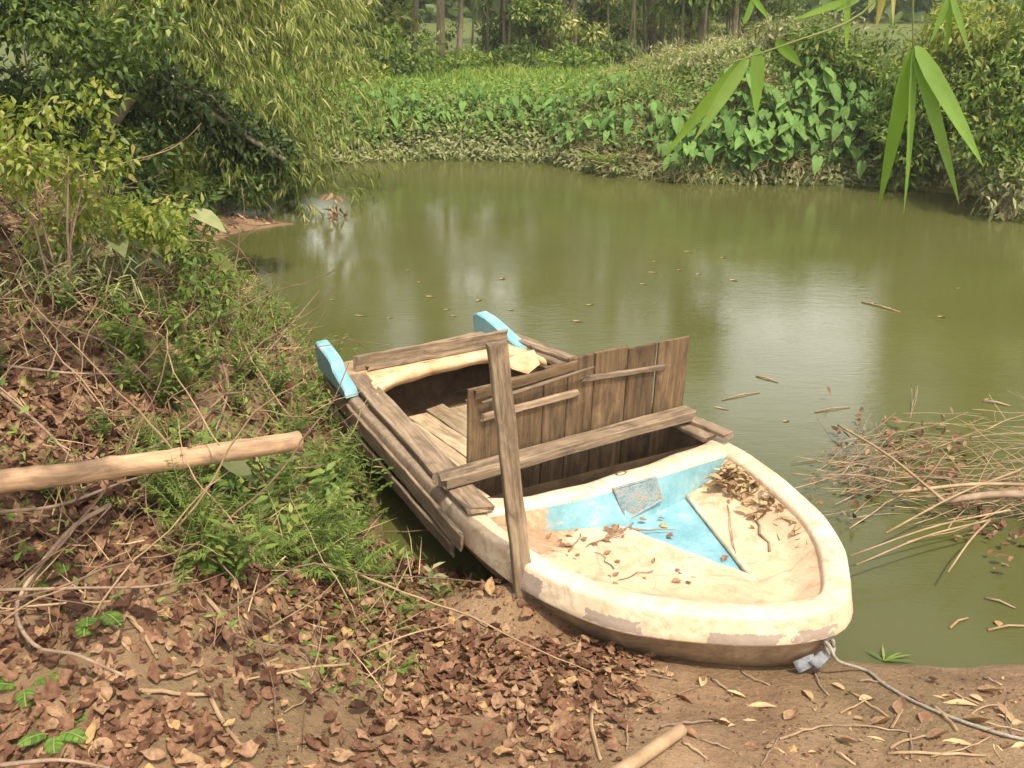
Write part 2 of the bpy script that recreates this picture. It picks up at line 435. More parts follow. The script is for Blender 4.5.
# ------------------------------------------------------------------ the boat
def hull_mat(kind):
    """old cream gelcoat with stains; worn grey patches along the near strip"""
    m, nt, out = newmat('boat_cream' if kind == 'rim' else 'boat_side')
    v = texco(nt)
    n1 = noise(nt, v, 4.5, 6, .65); n2 = noise(nt, v, 26, 5, .7); n3 = noise(nt, v, 9, 5, .7, .5)
    cream = ramp(nt, n1, [(.25, (.47, .33, .20)), (.5, (.63, .495, .33)), (.75, (.77, .66, .48))])
    cream = mixc(nt, .5, cream, ramp(nt, n2, [(.3, gray(.7)), (.5, gray(1.0)), (.7, gray(1.12))]), 'MULTIPLY')
    dirt = ramp(nt, n3, [(.49, gray(0)), (.62, gray(1))])
    cream = mixc(nt, mathn(nt, 'MULTIPLY', dirt, .6), cream, (.34, .22, .12))
    sep = nt.nodes.new('ShaderNodeSeparateXYZ'); nt.links.new(v, sep.inputs[0])
    if kind == 'rim':
        patches = [(.86, .30), (.52, .05), (.24, .0), (.12, .0)]
        low = mathn(nt, 'MULTIPLY', mathn(nt, 'SUBTRACT', .295, mathn(nt, 'MULTIPLY_ADD', n2, .03)), 1.0)
        mask = None
        for (u0, u1, z0, z1) in [(.80, .98, .25, .352), (.40, .60, .28, .325), (.06, .215, .272, .315), (-.02, .035, .275, .318)]:
            jit = mathn(nt, 'MULTIPLY', mathn(nt, 'SUBTRACT', n2, .5), .10)
            uu = mathn(nt, 'ADD', sep.outputs[0], jit); zz = mathn(nt, 'ADD', sep.outputs[2], mathn(nt, 'MULTIPLY', jit, .35))
            a = mathn(nt, 'MULTIPLY', mathn(nt, 'GREATER_THAN', uu, u0), mathn(nt, 'LESS_THAN', uu, u1))
            b = mathn(nt, 'MULTIPLY', mathn(nt, 'GREATER_THAN', zz, z0), mathn(nt, 'LESS_THAN', zz, z1))
            ab = mathn(nt, 'MULTIPLY', mathn(nt, 'MULTIPLY', a, b), mathn(nt, 'GREATER_THAN', sep.outputs[1], .05))
            mask = ab if mask is None else mathn(nt, 'MAXIMUM', mask, ab)
        cream = mixc(nt, mathn(nt, 'MULTIPLY', mask, .85), cream, mixc(nt, n2, (.20, .15, .12), (.34, .27, .22)))
        # bare weathered stretch towards the stern
        aft = mathn(nt, 'MULTIPLY', mathn(nt, 'SUBTRACT', mathn(nt, 'ADD', sep.outputs[0], mathn(nt, 'MULTIPLY', n3, .3)), 1.55), 6, True)
        cream = mixc(nt, aft, cream, ramp(nt, n2, [(.3, (.16, .11, .07)), (.7, (.33, .25, .17))]))
        principled(nt, out, cream, .55, bump(nt, n2, .35, .004), .35)
    else:
        c = ramp(nt, n3, [(.3, (.17, .11, .06)), (.55, (.30, .205, .12)), (.75, (.46, .34, .21))])
        wl = mathn(nt, 'MULTIPLY', mathn(nt, 'SUBTRACT', .16, mathn(nt, 'ADD', sep.outputs[2], mathn(nt, 'MULTIPLY', n2, .08))), 9, True)
        c = mixc(nt, mathn(nt, 'MULTIPLY', wl, .6), c, (.07, .05, .028))
        principled(nt, out, c, .75, bump(nt, n3, .5, .006), .3)
    return m
M['rim'] = hull_mat('rim'); M['side'] = hull_mat('side')
def deck_mat():
    m, nt, out = newmat('boat_deck')
    v = texco(nt)
    n1 = noise(nt, v, 3.2, 6, .65); n2 = noise(nt, v, 30, 5, .7); n3 = noise(nt, v, 6.5, 6, .7, .8)
    c = ramp(nt, n1, [(.25, (.46, .30, .18)), (.5, (.60, .42, .265)), (.75, (.70, .53, .36))])
    c = mixc(nt, .45, c, ramp(nt, n2, [(.3, gray(.68)), (.55, gray(1.0)), (.7, gray(1.12))]), 'MULTIPLY')
    dirt = ramp(nt, n3, [(.49, gray(0)), (.63, gray(1))])
    c = mixc(nt, mathn(nt, 'MULTIPLY', dirt, .6), c, (.33, .19, .09))
    # silt washed into the near rear corner
    sep = nt.nodes.new('ShaderNodeSeparateXYZ'); nt.links.new(v, sep.inputs[0])
    d = mathn(nt, 'ADD', mathn(nt, 'MULTIPLY', sep.outputs[0], 1.6), mathn(nt, 'MULTIPLY', sep.outputs[1], 1.0))
    s = mathn(nt, 'MULTIPLY', mathn(nt, 'SUBTRACT', mathn(nt, 'ADD', d, mathn(nt, 'MULTIPLY', n3, .9)), 2.55), 5, True)
    c = mixc(nt, mathn(nt, 'MULTIPLY', s, .7), c, ramp(nt, n2, [(.3, (.17, .09, .04)), (.7, (.36, .22, .12))]))
    vc = nt.nodes.new('ShaderNodeTexVoronoi'); vc.feature = 'DISTANCE_TO_EDGE'; vc.inputs['Scale'].default_value = 1.7
    nt.links.new(mixc(nt, .12, v, noise(nt, v, 5, 4)), vc.inputs['Vector'])
    crack = mathn(nt, 'LESS_THAN', vc.outputs['Distance'], .008)
    c = mixc(nt, mathn(nt, 'MULTIPLY', crack, .35), c, (.26, .16, .10))
    principled(nt, out, c, .65, bump(nt, n2, .35, .004), .3)
    return m
M['deck'] = deck_mat()
def blue_mat(name='boat_blue'):
    m, nt, out = newmat(name)
    v = texco(nt)
    n1 = noise(nt, v, 6, 6, .65); n2 = noise(nt, v, 38, 5, .7); n3 = noise(nt, v, 12, 6, .72, .6)
    c = ramp(nt, n1, [(.3, (.13, .29, .325)), (.55, (.195, .375, .415)), (.75, (.30, .46, .475))])
    c = mixc(nt, .5, c, ramp(nt, n2, [(.3, gray(.7)), (.55, gray(1.0)), (.7, gray(1.15))]), 'MULTIPLY')
    worn = ramp(nt, n3, [(.57, gray(0)), (.68, gray(1))])
    c = mixc(nt, mathn(nt, 'MULTIPLY', worn, .6), c, (.55, .47, .36))
    if name == 'boat_bulkhead':              # mud splashed over the near end of the face
        sep = nt.nodes.new('ShaderNodeSeparateXYZ'); nt.links.new(v, sep.inputs[0])
        s = mathn(nt, 'MULTIPLY', mathn(nt, 'SUBTRACT', mathn(nt, 'ADD', sep.outputs[1], mathn(nt, 'MULTIPLY', n3, .25)), .53), 14, True)
        c = mixc(nt, s, c, ramp(nt, n2, [(.3, (.28, .17, .09)), (.7, (.52, .37, .22))]))
    principled(nt, out, c, .5, bump(nt, n3, .25, .003), .4)
    return m
M['blue'] = blue_mat(); M['bulk'] = blue_mat('boat_bulkhead')
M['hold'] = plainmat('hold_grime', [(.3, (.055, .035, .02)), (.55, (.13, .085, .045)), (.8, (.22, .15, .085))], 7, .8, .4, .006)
M['orange'] = plainmat('raw_edge', [(.3, (.34, .21, .10)), (.5, (.54, .37, .20)), (.75, (.66, .50, .32))], 9, .75, .4, .005)
def plaque_mat():
    m, nt, out = newmat('plaque_relief')
    v = texco(nt)
    vo = nt.nodes.new('ShaderNodeTexVoronoi'); vo.inputs['Scale'].default_value = 62; vo.feature = 'DISTANCE_TO_EDGE'
    nt.links.new(v, vo.inputs['Vector'])
    n1 = noise(nt, v, 16, 5); n2 = noise(nt, v, 60, 4)
    c = ramp(nt, n1, [(.35, (.10, .16, .18)), (.5, (.17, .24, .27)), (.58, (.27, .21, .13)), (.7, (.20, .17, .14))])
    e = ramp(nt, vo.outputs['Distance'], [(.0, gray(1)), (.12, gray(0))])
    c = mixc(nt, mathn(nt, 'MULTIPLY', e, .5), c, (.36, .31, .22))
    principled(nt, out, c, .6, bump(nt, mathn(nt, 'ADD', vo.outputs['Distance'], n2), .8, .006), .4)
    return m
M['plaque'] = plaque_mat()

boat = empty('boat', BO, BRZ)
tag(boat, 'old cream and light blue boat with broken boards pulled up on the mud bank', 'boat')
NEAR = [(-.005, .035), (.0, .10), (.04, .21), (.11, .33), (.2, .44), (.35, .59), (.5, .70), (.71, .775), (.95, .815), (1.2, .815), (1.5, .785), (2.0, .72), (2.6, .63), (3.0, .56), (3.3, .50)]
FAR = [(.01, -.03), (.055, -.11), (.13, -.20), (.27, -.345), (.43, -.455), (.65, -.55), (.9, -.63), (1.15, -.685), (1.5, -.715), (2.0, -.735), (2.57, -.725), (3.0, -.67), (3.3, -.61)]
outl = catmull(NEAR[::-1]+FAR, 130)
tan = np.gradient(outl, axis=0); tan = tan/np.linalg.norm(tan, axis=1, keepdims=True)
nrm = np.stack([-tan[:, 1], tan[:, 0]], -1)
if nrm[len(nrm)//2][0] > 0: nrm = -nrm          # outward
def smooth_n(a, k=3):
    for _ in range(k):
        b = a.copy(); b[1:-1] = (a[:-2]+a[1:-1]*2+a[2:])/4; a = b
    return a/np.linalg.norm(a, axis=1, keepdims=True)
nrm = smooth_n(nrm, 4)
def ring(off, z, squeeze=1.0, shift=0.0, zbow=0.0):
    p = outl+nrm*off
    p = np.stack([p[:, 0]*1.0, p[:, 1]], -1)
    if squeeze != 1.0:
        cx_ = 1.75
        p = np.stack([cx_+(p[:, 0]-cx_)*(1-(1-squeeze)*.28), .02+(p[:, 1]-.02)*squeeze], -1)
    lum = np.array([pnoise((q[0]*5, q[1]*5, z*7))*.006 for q in p])
    zb = zbow*np.exp(-np.maximum(p[:, 0], 0)/.5)
    return [(p[i, 0]+nrm[i, 0]*lum[i], p[i, 1]+nrm[i, 1]*lum[i], z+lum[i]*.6+zb[i]) for i in range(len(p))]
# rim: inner lip, flat top, rounded shoulder, painted strip and its lower edge (open at the stern end)
rim_r = [ring(-.108, .335), ring(-.106, .362), ring(-.101, .372), ring(-.094, .378), ring(-.05, .382), ring(-.018, .380), ring(-.010, .377), ring(-.005, .371), ring(-.002, .36), ring(.010, .30), ring(.016, .277), ring(.014, .270), ring(.008, .265), ring(-.02, .26)]
mb = MB(); mb.loft(rim_r[::-1], False); rim = mb.build('rim', M['rim'], boat, True)
# lower hull down to the keel, closed at the stern by a transom
hr = [ring(-.02, .262), ring(-.03, .20, .985), ring(-.045, .13, .95), ring(-.06, .05, .88, 0, .02), ring(-.08, -.04, .74, 0, .06), ring(-.1, -.09, .45, 0, .09), ring(-.1, -.11, .05, 0, .1)]
mb = MB(); mb.loft(hr, False)
tr = [h[0] for h in hr]+[h[-1] for h in hr[::-1]]
b0 = len(mb.v); mb.v += [Vector(p) for p in tr]; mb.f.append(tuple(range(b0, b0+len(tr))))
hull = mb.build('hull', M['side'], boat, True)
# transom above the rail
mb = MB(); mb.loft([[(3.29, .52, .25), (3.29, -.62, .25), (3.29, -.62, .40), (3.29, .52, .40)], [(3.25, .50, .25), (3.25, -.60, .25), (3.25, -.60, .40), (3.25, .50, .40)]], True, True, True)
mb.build('transom', M['side'], boat)

# front well
INN = [(.13, .09), (.3, .335), (.46, .525), (.6, .62), (.81, .692), (1.0, .71), (1.29, .672)]
INF = [(.13, .03), (.2, -.09), (.34, -.255), (.5, -.36), (.73, -.475), (.95, -.555), (1.13, -.588)]
TB_N, TB_F, TAP = Vector((1.11, .13, .21)), Vector((1.14, -.34, .21)), Vector((.45, -.035, .215))
def side_panel(inner, tb, sgn):
    top = catmull(inner, 26); rings = []
    for j in range(11):
        t = j/10; r = []
        for i, q in enumerate(top):
            f_ = i/25
            tgt = TAP.lerp(tb, f_)
            p0 = Vector((q[0], q[1], .348))
            if j == 0: r.append(p0); continue
            # the wall falls a little, then the floor slopes in to the centre panel
            k = t; zz = .348-.07*min(1, t*3.5)-(.278-tgt.z-.012)*max(0, (t-.2)/.8)
            p = p0.lerp(tgt, k*.92+.08*(t**.5)); p.z = zz+pnoise((p.x*6, p.y*6, 3))*.008
            r.append(p)
        rings.append(r)
    mb = MB(); mb.loft(rings, False)
    return mb.build('deck_panel', M['deck'], boat, True)
lipr = np.array(ring(-.106, .345))
def lip(sg):
    k0 = int(np.argmax(-lipr[:, 0]))          # the point nearest the bow
    pts = lipr[k0::-1] if sg > 0 else lipr[k0:]
    lim = 1.30 if sg > 0 else 1.135
    pts = [tuple(p[:2]) for p in pts if p[0] <= lim]
    return pts
def side_panel2(sg, tb):
    return side_panel(lip(sg), tb, sg)
side_panel2(1, TB_N); side_panel2(-1, TB_F)
# blue centre panel with raised cream ridges
mb = MB(); tri = []
for i in range(13):
    t = i/12; a = TAP.lerp(TB_N, t); b = TAP.lerp(TB_F, t); tri.append([a.lerp(b, k/6)+Vector((0, 0, -.006)) for k in range(7)])
mb.loft(tri, False); mb.build('centre_panel', M['blue'], boat)
for e in (TB_N, TB_F):
    pts = [TAP.lerp(e, i/8)+Vector((0, 0, .004+.004*(i % 2))) for i in range(9)]
    mb = MB(); mb.tube(pts, [.017, .017]+[.014]*7, 6); mb.build('ridge', M['rim'], boat, True)
# cross beam and blue bulkhead face
FR = [(1.305, .70), (1.285, .62), (1.24, .46), (1.19, .24), (1.155, -.11), (1.135, -.42), (1.12, -.60)]
BK = [(1.50, .70), (1.43, .62), (1.345, .46), (1.30, .24), (1.272, -.11), (1.27, -.42), (1.275, -.60)]
fr = catmull(FR, 24); bk = catmull(BK, 24)
rings = []
for i in range(24):
    f0, b0 = fr[i], bk[i]; L_ = lambda t: (f0[0]+(b0[0]-f0[0])*t, f0[1]+(b0[1]-f0[1])*t)
    wv = .004*math.sin(i*1.1)
    prof = [(0.0, .33), (.0, .362), (.06, .378), (.3, .387), (.7, .387), (.93, .378), (1.0, .36), (1.0, .24), (.9, .24), (.1, .33)]
    rings.append([(L_(t)[0], L_(t)[1], z+wv+.0035) for t, z in prof])
mb = MB(); mb.loft(rings, True, True, True); cb = mb.build('cross_beam', M['rim'], boat, True)
# drain hole plug on the beam
hp = bl(621, 475, .385); mb = MB()
mb.loft([[(hp.x+math.cos(k*PI/6)*r*.8, hp.y+math.sin(k*PI/6)*r*1.35, z) for k in range(12)] for r, z in ((.022, .386), (.024, .3955), (.017, .396), (.013, .388))], True, False, True)
mb.build('drain_hole', M['hold'], boat, True)
# bulkhead face: from the beam down to the dished floor
bot = [Vector((1.275, .66, .27)), Vector((1.185, .4, .225)), Vector((1.11, .135, .195)), Vector((1.12, -.10, .195)), Vector((1.137, -.34, .195)), Vector((1.128, -.48, .23)), Vector((1.12, -.60, .27))]
bo = catmull([tuple(p) for p in bot], 24); rings = []
for j in range(7):
    t = j/6; rings.append([(fr[i][0]*(1-t)+bo[i][0]*t-.001, fr[i][1]*(1-t)+bo[i][1]*t, .3635*(1-t)+bo[i][2]*t) for i in range(24)])
mb = MB(); mb.loft(rings, False); bh = mb.build('bulkhead', M['bulk'], boat, True)
# plaque fixed across the foot of the bulkhead
t1 = Vector((.055, .66, 0)).normalized(); t2 = Vector((.03, 0, .157)).normalized(); pn = t1.cross(t2).normalized()
if pn.x > 0: pn = -pn
def onbulk(x, y, off):
    o_ = BMI @ Vector((0, 0, CAM_H)); d = BMI.to_3x3() @ ray(x, y)
    p0 = Vector((1.158, -.1, .363))+pn*off
    return o_+d*((p0-o_).dot(pn)/d.dot(pn))
q = [onbulk(612, 488, .004), onbulk(655, 476, .004), onbulk(662, 500, .012), onbulk(624, 522, .012)]
qc = (q[0]+q[2])/2; mb = MB()
mb.loft([q, [p+pn*.010 for p in q], [p.lerp(qc, .06)+pn*.013 for p in q], [p.lerp(qc, .16)+pn*.009 for p in q]], True, True, True)
mb.build('plaque', M['plaque'], boat)

# hold: inner walls and floor
tubn = catmull([(1.44, .60), (1.8, .60), (2.3, .55), (2.8, .48), (3.22, .43)], 20); tubf = catmull([(3.22, -.55), (2.8, -.60), (2.3, -.63), (1.8, -.62), (1.275, -.59)], 20)
tub = np.concatenate([tubn, tubf])
mb = MB()
rr = []
for off, z in ((0, .376), (.02, .30), (.05, .12), (.07, .07)):
    c_ = tub.mean(0); rr.append([(c_[0]+(p[0]-c_[0])*(1-off*.6), c_[1]+(p[1]-c_[1])*(1-off*1.4), z) for p in tub])
mb.loft(rr, True, False, True); mb.build('hold_lining', M['hold'], boat, True)
# side decks between lining and rim
for sgn in (1, -1):
    a = tubn if sgn > 0 else tubf[::-1]
    pr = []
    for p in a:
        k = np.argmin(np.abs(outl[:, 0]-p[0])+(np.sign(outl[:, 1]) != sgn)*9)
        o_ = outl[k]+nrm[k]*(-.09)
        pr.append((p, o_))
    mb = MB(); mb.loft([[(p[0], p[1], .376) for p, o_ in pr], [(o_[0], o_[1], .381) for p, o_ in pr]], False)
    mb.build('side_deck', M['rim'], boat)

def plank(name, p, q, W, T, mat, parent, seed=0, roll=0.0, up=(0, 0, 1), rag=.022, wob=.004, nx=12):
    """board with its grain from p to q; W across, T along up"""
    p = Vector(p); q = Vector(q); x = (q-p); L = x.length; x.normalize()
    up = Vector(up); y = up.cross(x).normalized(); z = x.cross(y)
    m = Matrix((x, y, z)).transposed().to_4x4(); m.translation = (p+q)/2
    o = MB().board(L, W, T, nx, wob, seed, rag).build(name, mat, parent)
    if parent: o.matrix_local = m @ Matrix.Rotation(roll, 4, 'X')
    else: o.matrix_world = BM @ m
    return o
# floorboards
for k, (w0, u1) in enumerate([(.40, 2.72), (.265, 2.80), (.13, 2.90), (-.005, 2.93), (-.14, 2.86), (-.275, 2.9), (-.41, 2.88)]):
    plank('floorboard', (1.55, w0+.03, .118+.006*(k % 3)), (u1, w0-.015, .118+.006*(k % 2)), .128, .022, M['palewood'], boat, 20+k)
# gunwale planks
plank('gunwale_plank', (1.32, .735, .408), (2.98, .455, .418), .118, .028, M['oldwood'], boat, 1)
plank('gunwale_plank', (1.62, .625, .395), (2.72, .472, .398), .05, .02, M['oldwood'], boat, 2)
plank('side_plank', (1.28, .86, .315), (3.22, .535, .30), .02, .085, M['oldwood'], boat, 3)
plank('side_plank', (1.36, .857, .235), (3.05, .575, .20), .018, .06, M['oldwood'], boat, 4)
plank('gunwale_plank', (1.25, -.60, .404), (2.88, -.655, .412), .10, .026, M['oldwood'], boat, 5)
plank('gunwale_plank', (1.20, -.665, .426), (1.52, -.64, .43), .07, .022, M['oldwood'], boat, 6)
plank('gunwale_plank', (2.35, -.70, .436), (3.0, -.62, .44), .075, .022, M['oldwood'], boat, 7)
plank('gunwale_plank', (2.30, -.755, .408), (3.05, -.70, .412), .05, .03, M['oldwood'], boat, 8)
# stern deck with its broken raw front edge
edge = catmull([(2.60, .50), (2.70, .455), (2.80, .36), (2.85, .15), (2.855, -.15), (2.81, -.42), (2.70, -.52), (2.56, -.575)], 30)
rings = []
for i, p in enumerate(edge):
    back = (3.22, .5-1.1*i/29)
    th = .052+.012*pnoise((i*.35, 0, 2))
    rings.append([(p[0], p[1], .425-th), (p[0]-.008, p[1], .41), (p[0]+.006, p[1], .428), (p[0]+.05, p[1], .432), (back[0], back[1], .424), (back[0], back[1], .38), (p[0]+.06, p[1], .39)])
mb = MB(); mb.loft(rings, True, True, True); mb.build('stern_deck', M['orange'], boat, True)
# torn flap of ply hanging at the far corner
q = [bl(505, 362, .43), bl(535, 352, .44), bl(540, 364, .40), bl(528, 374, .385), bl(512, 369, .40)]
mb = MB(); mb.loft([q, [p+Vector((.012, 0, .012)) for p in q]], True, True, True); mb.build('torn_edge', M['orange'], boat)
plank('stern_board', bl(357, 364, .47), bl(508, 337, .47)+Vector((0, 0, .0)), .024, .10, M['oldwood'], boat, 9, wob=.006)
plank('stern_board', bl(368, 368, .445), bl(500, 343, .445), .05, .02, M['oldwood'], boat, 10)
# blue stern horns: near one stepped, far one a sloping fin
def horn(prof, w0, w1, z0, lean):
    mb = MB(); n = len(prof)
    rings = []
    for w, ins in ((w0, .0), (w0+(w1-w0)*.12, -.008), (w0+(w1-w0)*.88, -.008), (w1, 0)):
        rings.append([(u, w+lean*(u-2.7), z-(.008 if ins == 0 and k not in (0, n-1) else 0)) for k, (u, z) in enumerate(prof)])
    mb.loft(rings, True, True, True)
    return mb.build('stern_horn', M['blue'], boat)
horn([(2.80, .39), (2.82, .428), (2.93, .452), (3.02, .475), (3.05, .51), (3.10, .525), (3.22, .538), (3.33, .548), (3.35, .53), (3.31, .39)], .555, .635, .4, -.155)
horn([(2.78, .39), (2.80, .43), (2.95, .468), (3.08, .505), (3.18, .528), (3.27, .534), (3.31, .515), (3.30, .39)], -.64, -.555, .4, .0)

# ------------------------------------------------------------------ loose timbers on the boat (top-level)
def world_plank(name, p, q, W, T, mat, seed, up=(0, 0, 1), **kw):
    o = plank(name, p, q, W, T, mat, None, seed, up=up, **kw)
    return o
o = world_plank('timber_beam', bl(440, 481, .455), bl(687, 413, .465), .095, .05, M['oldwood'], 31, wob=.003)
tag(o, 'grey weathered timber beam lying across the gunwales in front of the board panel', 'beam')

# board panel standing in the hold, leaning on the beam
pa = BM @ Vector((1.73, .525, .135)); 
pc = bl(472, 467, .47); pd = bl(681, 412, .47)
A = bl(471, 470, .455)+Vector((.06, 0, 0)); B = bl(680, 415, .455)+Vector((.06, 0, 0))
xdir = (B-A).normalized(); updir = Vector((-.05, 0, 1))+xdir*.0; updir = (updir-xdir*updir.dot(xdir)).normalized(); ndir = xdir.cross(updir)  # ndir towards the bow or stern
PMX = Matrix((xdir, updir, ndir)).transposed().to_4x4(); PMX.translation = A
panel = empty('board_panel'); panel.matrix_world = BM @ PMX
tag(panel, 'upright brown hatch panel of nailed boards standing in the hold behind the beam', 'wooden panel')
PW = BM @ PMX; PWI = PW.inverted()
def onpanel(x, y, off=0.0):               # photo point on the panel's plane
    o_ = PWI @ Vector((0, 0, CAM_H)); d = PWI.to_3x3() @ ray(x, y)
    t = (off-o_.z)/d.z; return o_+d*t
top_px = [(467, 390), (500, 381), (540, 369), (561, 359), (600, 353), (625, 348), (654, 343), (658, 342), (683, 338)]
bx = [(467, 500), (500, 381), (532, 372), (563, 358), (588, 354), (622, 349), (651, 344), (683, 338)]
xs = [onpanel(x, 400, 0).x for x in (467, 503, 535, 563, 590, 622, 651)]+[]
xr = onpanel(683, 380, 0).x
cuts = [onpanel(467, 440).x, onpanel(505, 440).x, onpanel(541, 430).x, onpanel(564, 430).x, onpanel(590, 420).x, onpanel(622, 415).x, onpanel(650, 410).x, onpanel(651.6, 410).x, onpanel(681, 410).x]
tops = [onpanel(470, 389).y, onpanel(500, 381).y, onpanel(541, 368).y, onpanel(570, 358).y, onpanel(600, 352).y, onpanel(635, 347).y, None, onpanel(668, 340).y]
for i in range(8):
    if i == 6: continue                    # the open slit between two boards
    x0, x1 = cuts[i]+.0015, cuts[i+1]-.0015
    h0, h1 = -.335, tops[i]
    o = MB().board(h1-h0, x1-x0, .018, 8, .0015, 50+i, .003).build('board', M['plywood'], panel)
    o.matrix_local = Matrix(((0, -1, 0, (x0+x1)/2), (1, 0, 0, (h0+h1)/2), (0, 0, 1, .0008*i), (0, 0, 0, 1)))
sgn = 1 if (PWI.to_3x3() @ Vector((0, -1, .3))).z > 0 else -1
def cleat(name, p, q, W, T, mat, seed, off=.02):
    a_ = onpanel(*p, sgn*off); b_ = onpanel(*q, sgn*off)
    return plank(name, a_, b_, W, T, mat, panel, seed, up=(0, 0, sgn), wob=.002)
cleat('cleat', (484, 417), (578, 392), .036, .018, M['oldwood'], 61)
cleat('cleat', (583, 379), (664, 367), .028, .018, M['oldwood'], 62)
cleat('cleat', (478, 394), (574, 366), .05, .014, M['plywood'], 63, .018)
lo = MB().tube([onpanel(482, 403, sgn*.035), onpanel(520, 391, sgn*.045), onpanel(560, 378, sgn*.045), onpanel(594, 367, sgn*.05)], [.008, .010, .009, .006], 6).build('loose_stick', M['oldwood'], panel, True)
lo.name = 'lath'
# slim metal edge strip of the slit
# ------------------------------------------------------------------ post
pb = at(525, 601, .20); pt = aty(497, 343, pb.y+.06)
pdn = pb-(pt-pb).normalized()*.35
post = MB().board((pt-pdn).length, .070, .055, 14, .004, 71, .006).build('wooden_post', M['post'])
x = (pt-pdn).normalized(); y = Vector((1, .25, 0)); y = (y-x*y.dot(x)).normalized(); z = x.cross(y)
mm = Matrix((x, y, z)).transposed().to_4x4(); mm.translation = (pt+pdn)/2; post.matrix_world = mm
tag(post, 'rough sawn upright wooden post driven into the bank against the boat', 'post')

# ------------------------------------------------------------------ bamboo pole on the bank
def nodes_pole(p, q, r0, r1, n, name, mat):
    mb = MB(); pts = []; rad = []
    p = Vector(p); q = Vector(q)
    for i in range(n*6+1):
        t = i/(n*6); k = i % 6
        r = r0+(r1-r0)*t; r *= 1.10 if k == 0 else (.97 if k in (1, 5) else 1.0)
        pts.append(p.lerp(q, t)+Vector((0, 0, -.012*math.sin(t*PI)+.004*pnoise((t*9, 0, 0))))); rad.append(r)
    mb.tube(pts, rad, 14); 
    return mb.build(name, mat, None, True)
M['pole'] = woodmat('pole_wood', (.20, .12, .065), (.33, .21, .118), (.43, .305, .18), .5, .6)
e1 = aty(298, 441, 3.38); e0 = aty(-240, 509, 2.32)
P0 = e0; mpole = empty('pole_tmp'); bpy.data.objects.remove(mpole)
pole = nodes_pole((0, 0, 0), ((e1-e0).length, 0, 0), .037, .036, 7, 'bamboo_pole', M['pole'])
xx = (e1-e0).normalized(); yy = Vector((0, 0, 1)).cross(xx).normalized(); zz = xx.cross(yy)
mm = Matrix((xx, yy, zz)).transposed().to_4x4(); mm.translation = e0; pole.matrix_world = mm
tag(pole, 'thick peeled tan pole lying over the brush of the left bank', 'pole')

# ------------------------------------------------------------------ helpers on the terrain
import bisect
_gx = gx.tolist(); _gy = gy.tolist()
def hz(x, y):                               # height read off the ground sheet itself
    i = min(max(bisect.bisect_right(_gx, x)-1, 0), len(_gx)-2); j = min(max(bisect.bisect_right(_gy, y)-1, 0), len(_gy)-2)
    fx = (x-_gx[i])/(_gx[i+1]-_gx[i]); fy = (y-_gy[j])/(_gy[j+1]-_gy[j])
    return float((GZ[i, j]*(1-fx)+GZ[i+1, j]*fx)*(1-fy)+(GZ[i, j+1]*(1-fx)+GZ[i+1, j+1]*fx)*fy)
def gpt(x, y, lift=0.0):                    # photo point -> ground (or water) under it
    d = ray(x, y); o_ = Vector((0, 0, CAM_H)); s = .6
    while s < 60:
        p = o_+d*s
        if p.z < max(hz(p.x, p.y), 0)+lift: break
        s += .03
    return o_+d*s
def gnormal(X, Y):
    e = .04
    hx = (height(X+e, Y)-height(X-e, Y))/(2*e); hy = (height(X, Y+e)-height(X, Y-e))/(2*e)
    return unit(np.stack([-hx, -hy, np.ones_like(hx)], -1))
def on_ground(X, Y, lift=0.0):
    return np.stack([X, Y, height(X, Y)+lift], -1)
def pix(P):
    P = np.asarray(P); zc = P[:, 1]*math.cos(PITCH)-(P[:, 2]-CAM_H)*math.sin(PITCH); yc = P[:, 1]*math.sin(PITCH)+(P[:, 2]-CAM_H)*math.cos(PITCH)
    return 512+FOC*P[:, 0]/zc, 384-FOC*yc/zc
def in_boat(X, Y, pad=0.05):
    q = np.stack([X-BO.x, Y-BO.y], -1); a = np.array([_ax.x, _ax.y])
    u = q@a; w_ = -q[:, 0]*a[1]+q[:, 1]*a[0]
    hi = np.interp(u, [p[0] for p in NEAR], [p[1] for p in NEAR])-.09+pad; lo_ = np.interp(u, [p[0] for p in FAR], [p[1] for p in FAR])+.09-pad
    return (u > -.02) & (u < 3.35) & (w_ < hi) & (w_ > lo_)
UPZ = np.array([0, 0, 1.0])
def blob_leaves(blobs, n, r, droop=.35, shell=.6):
    """leaf positions gathered in clumps: blobs (x, y, z, rx, ry, rz)"""
    B = np.array(blobs, float); w_ = (B[:, 3]*B[:, 4]*B[:, 5])**.66; w_ /= w_.sum()
    k = r.choice(len(B), n, p=w_)
    dirn = rand_unit(n, r); rad = shell+(1-shell)*r.random(n); rad *= r.random(n)**.2
    P = B[k, :3]+dirn*rad[:, None]*B[k, 3:6]
    D = unit(dirn*.7+rand_unit(n, r)*.8+np.array([0, 0, -droop]))
    N = unit(dirn*.5+UPZ*.8+rand_unit(n, r)*.5)
    return P, D, N
def clumps(c, rad, n, rr, r):
    """n small clumps scattered over an ellipsoid"""
    out = []
    for _ in range(n):
        d = rand_unit(1, r)[0]*(r.random()**.4)
        s = rr*(.6+.8*r.random())
        out.append((c[0]+d[0]*rad[0], c[1]+d[1]*rad[1], c[2]+d[2]*rad[2], s, s, s*.75))
    return out
def arc(p0, d0, L, n, droop, r, wob=.05):
    p = Vector(p0); d = Vector(d0).normalized(); pts = [p.copy()]
    for i in range(n):
        d = (d+Vector((r.normal()*wob, r.normal()*wob, r.normal()*wob-droop/n))).normalized()
        p = p+d*(L/n); pts.append(p.copy())
    return pts

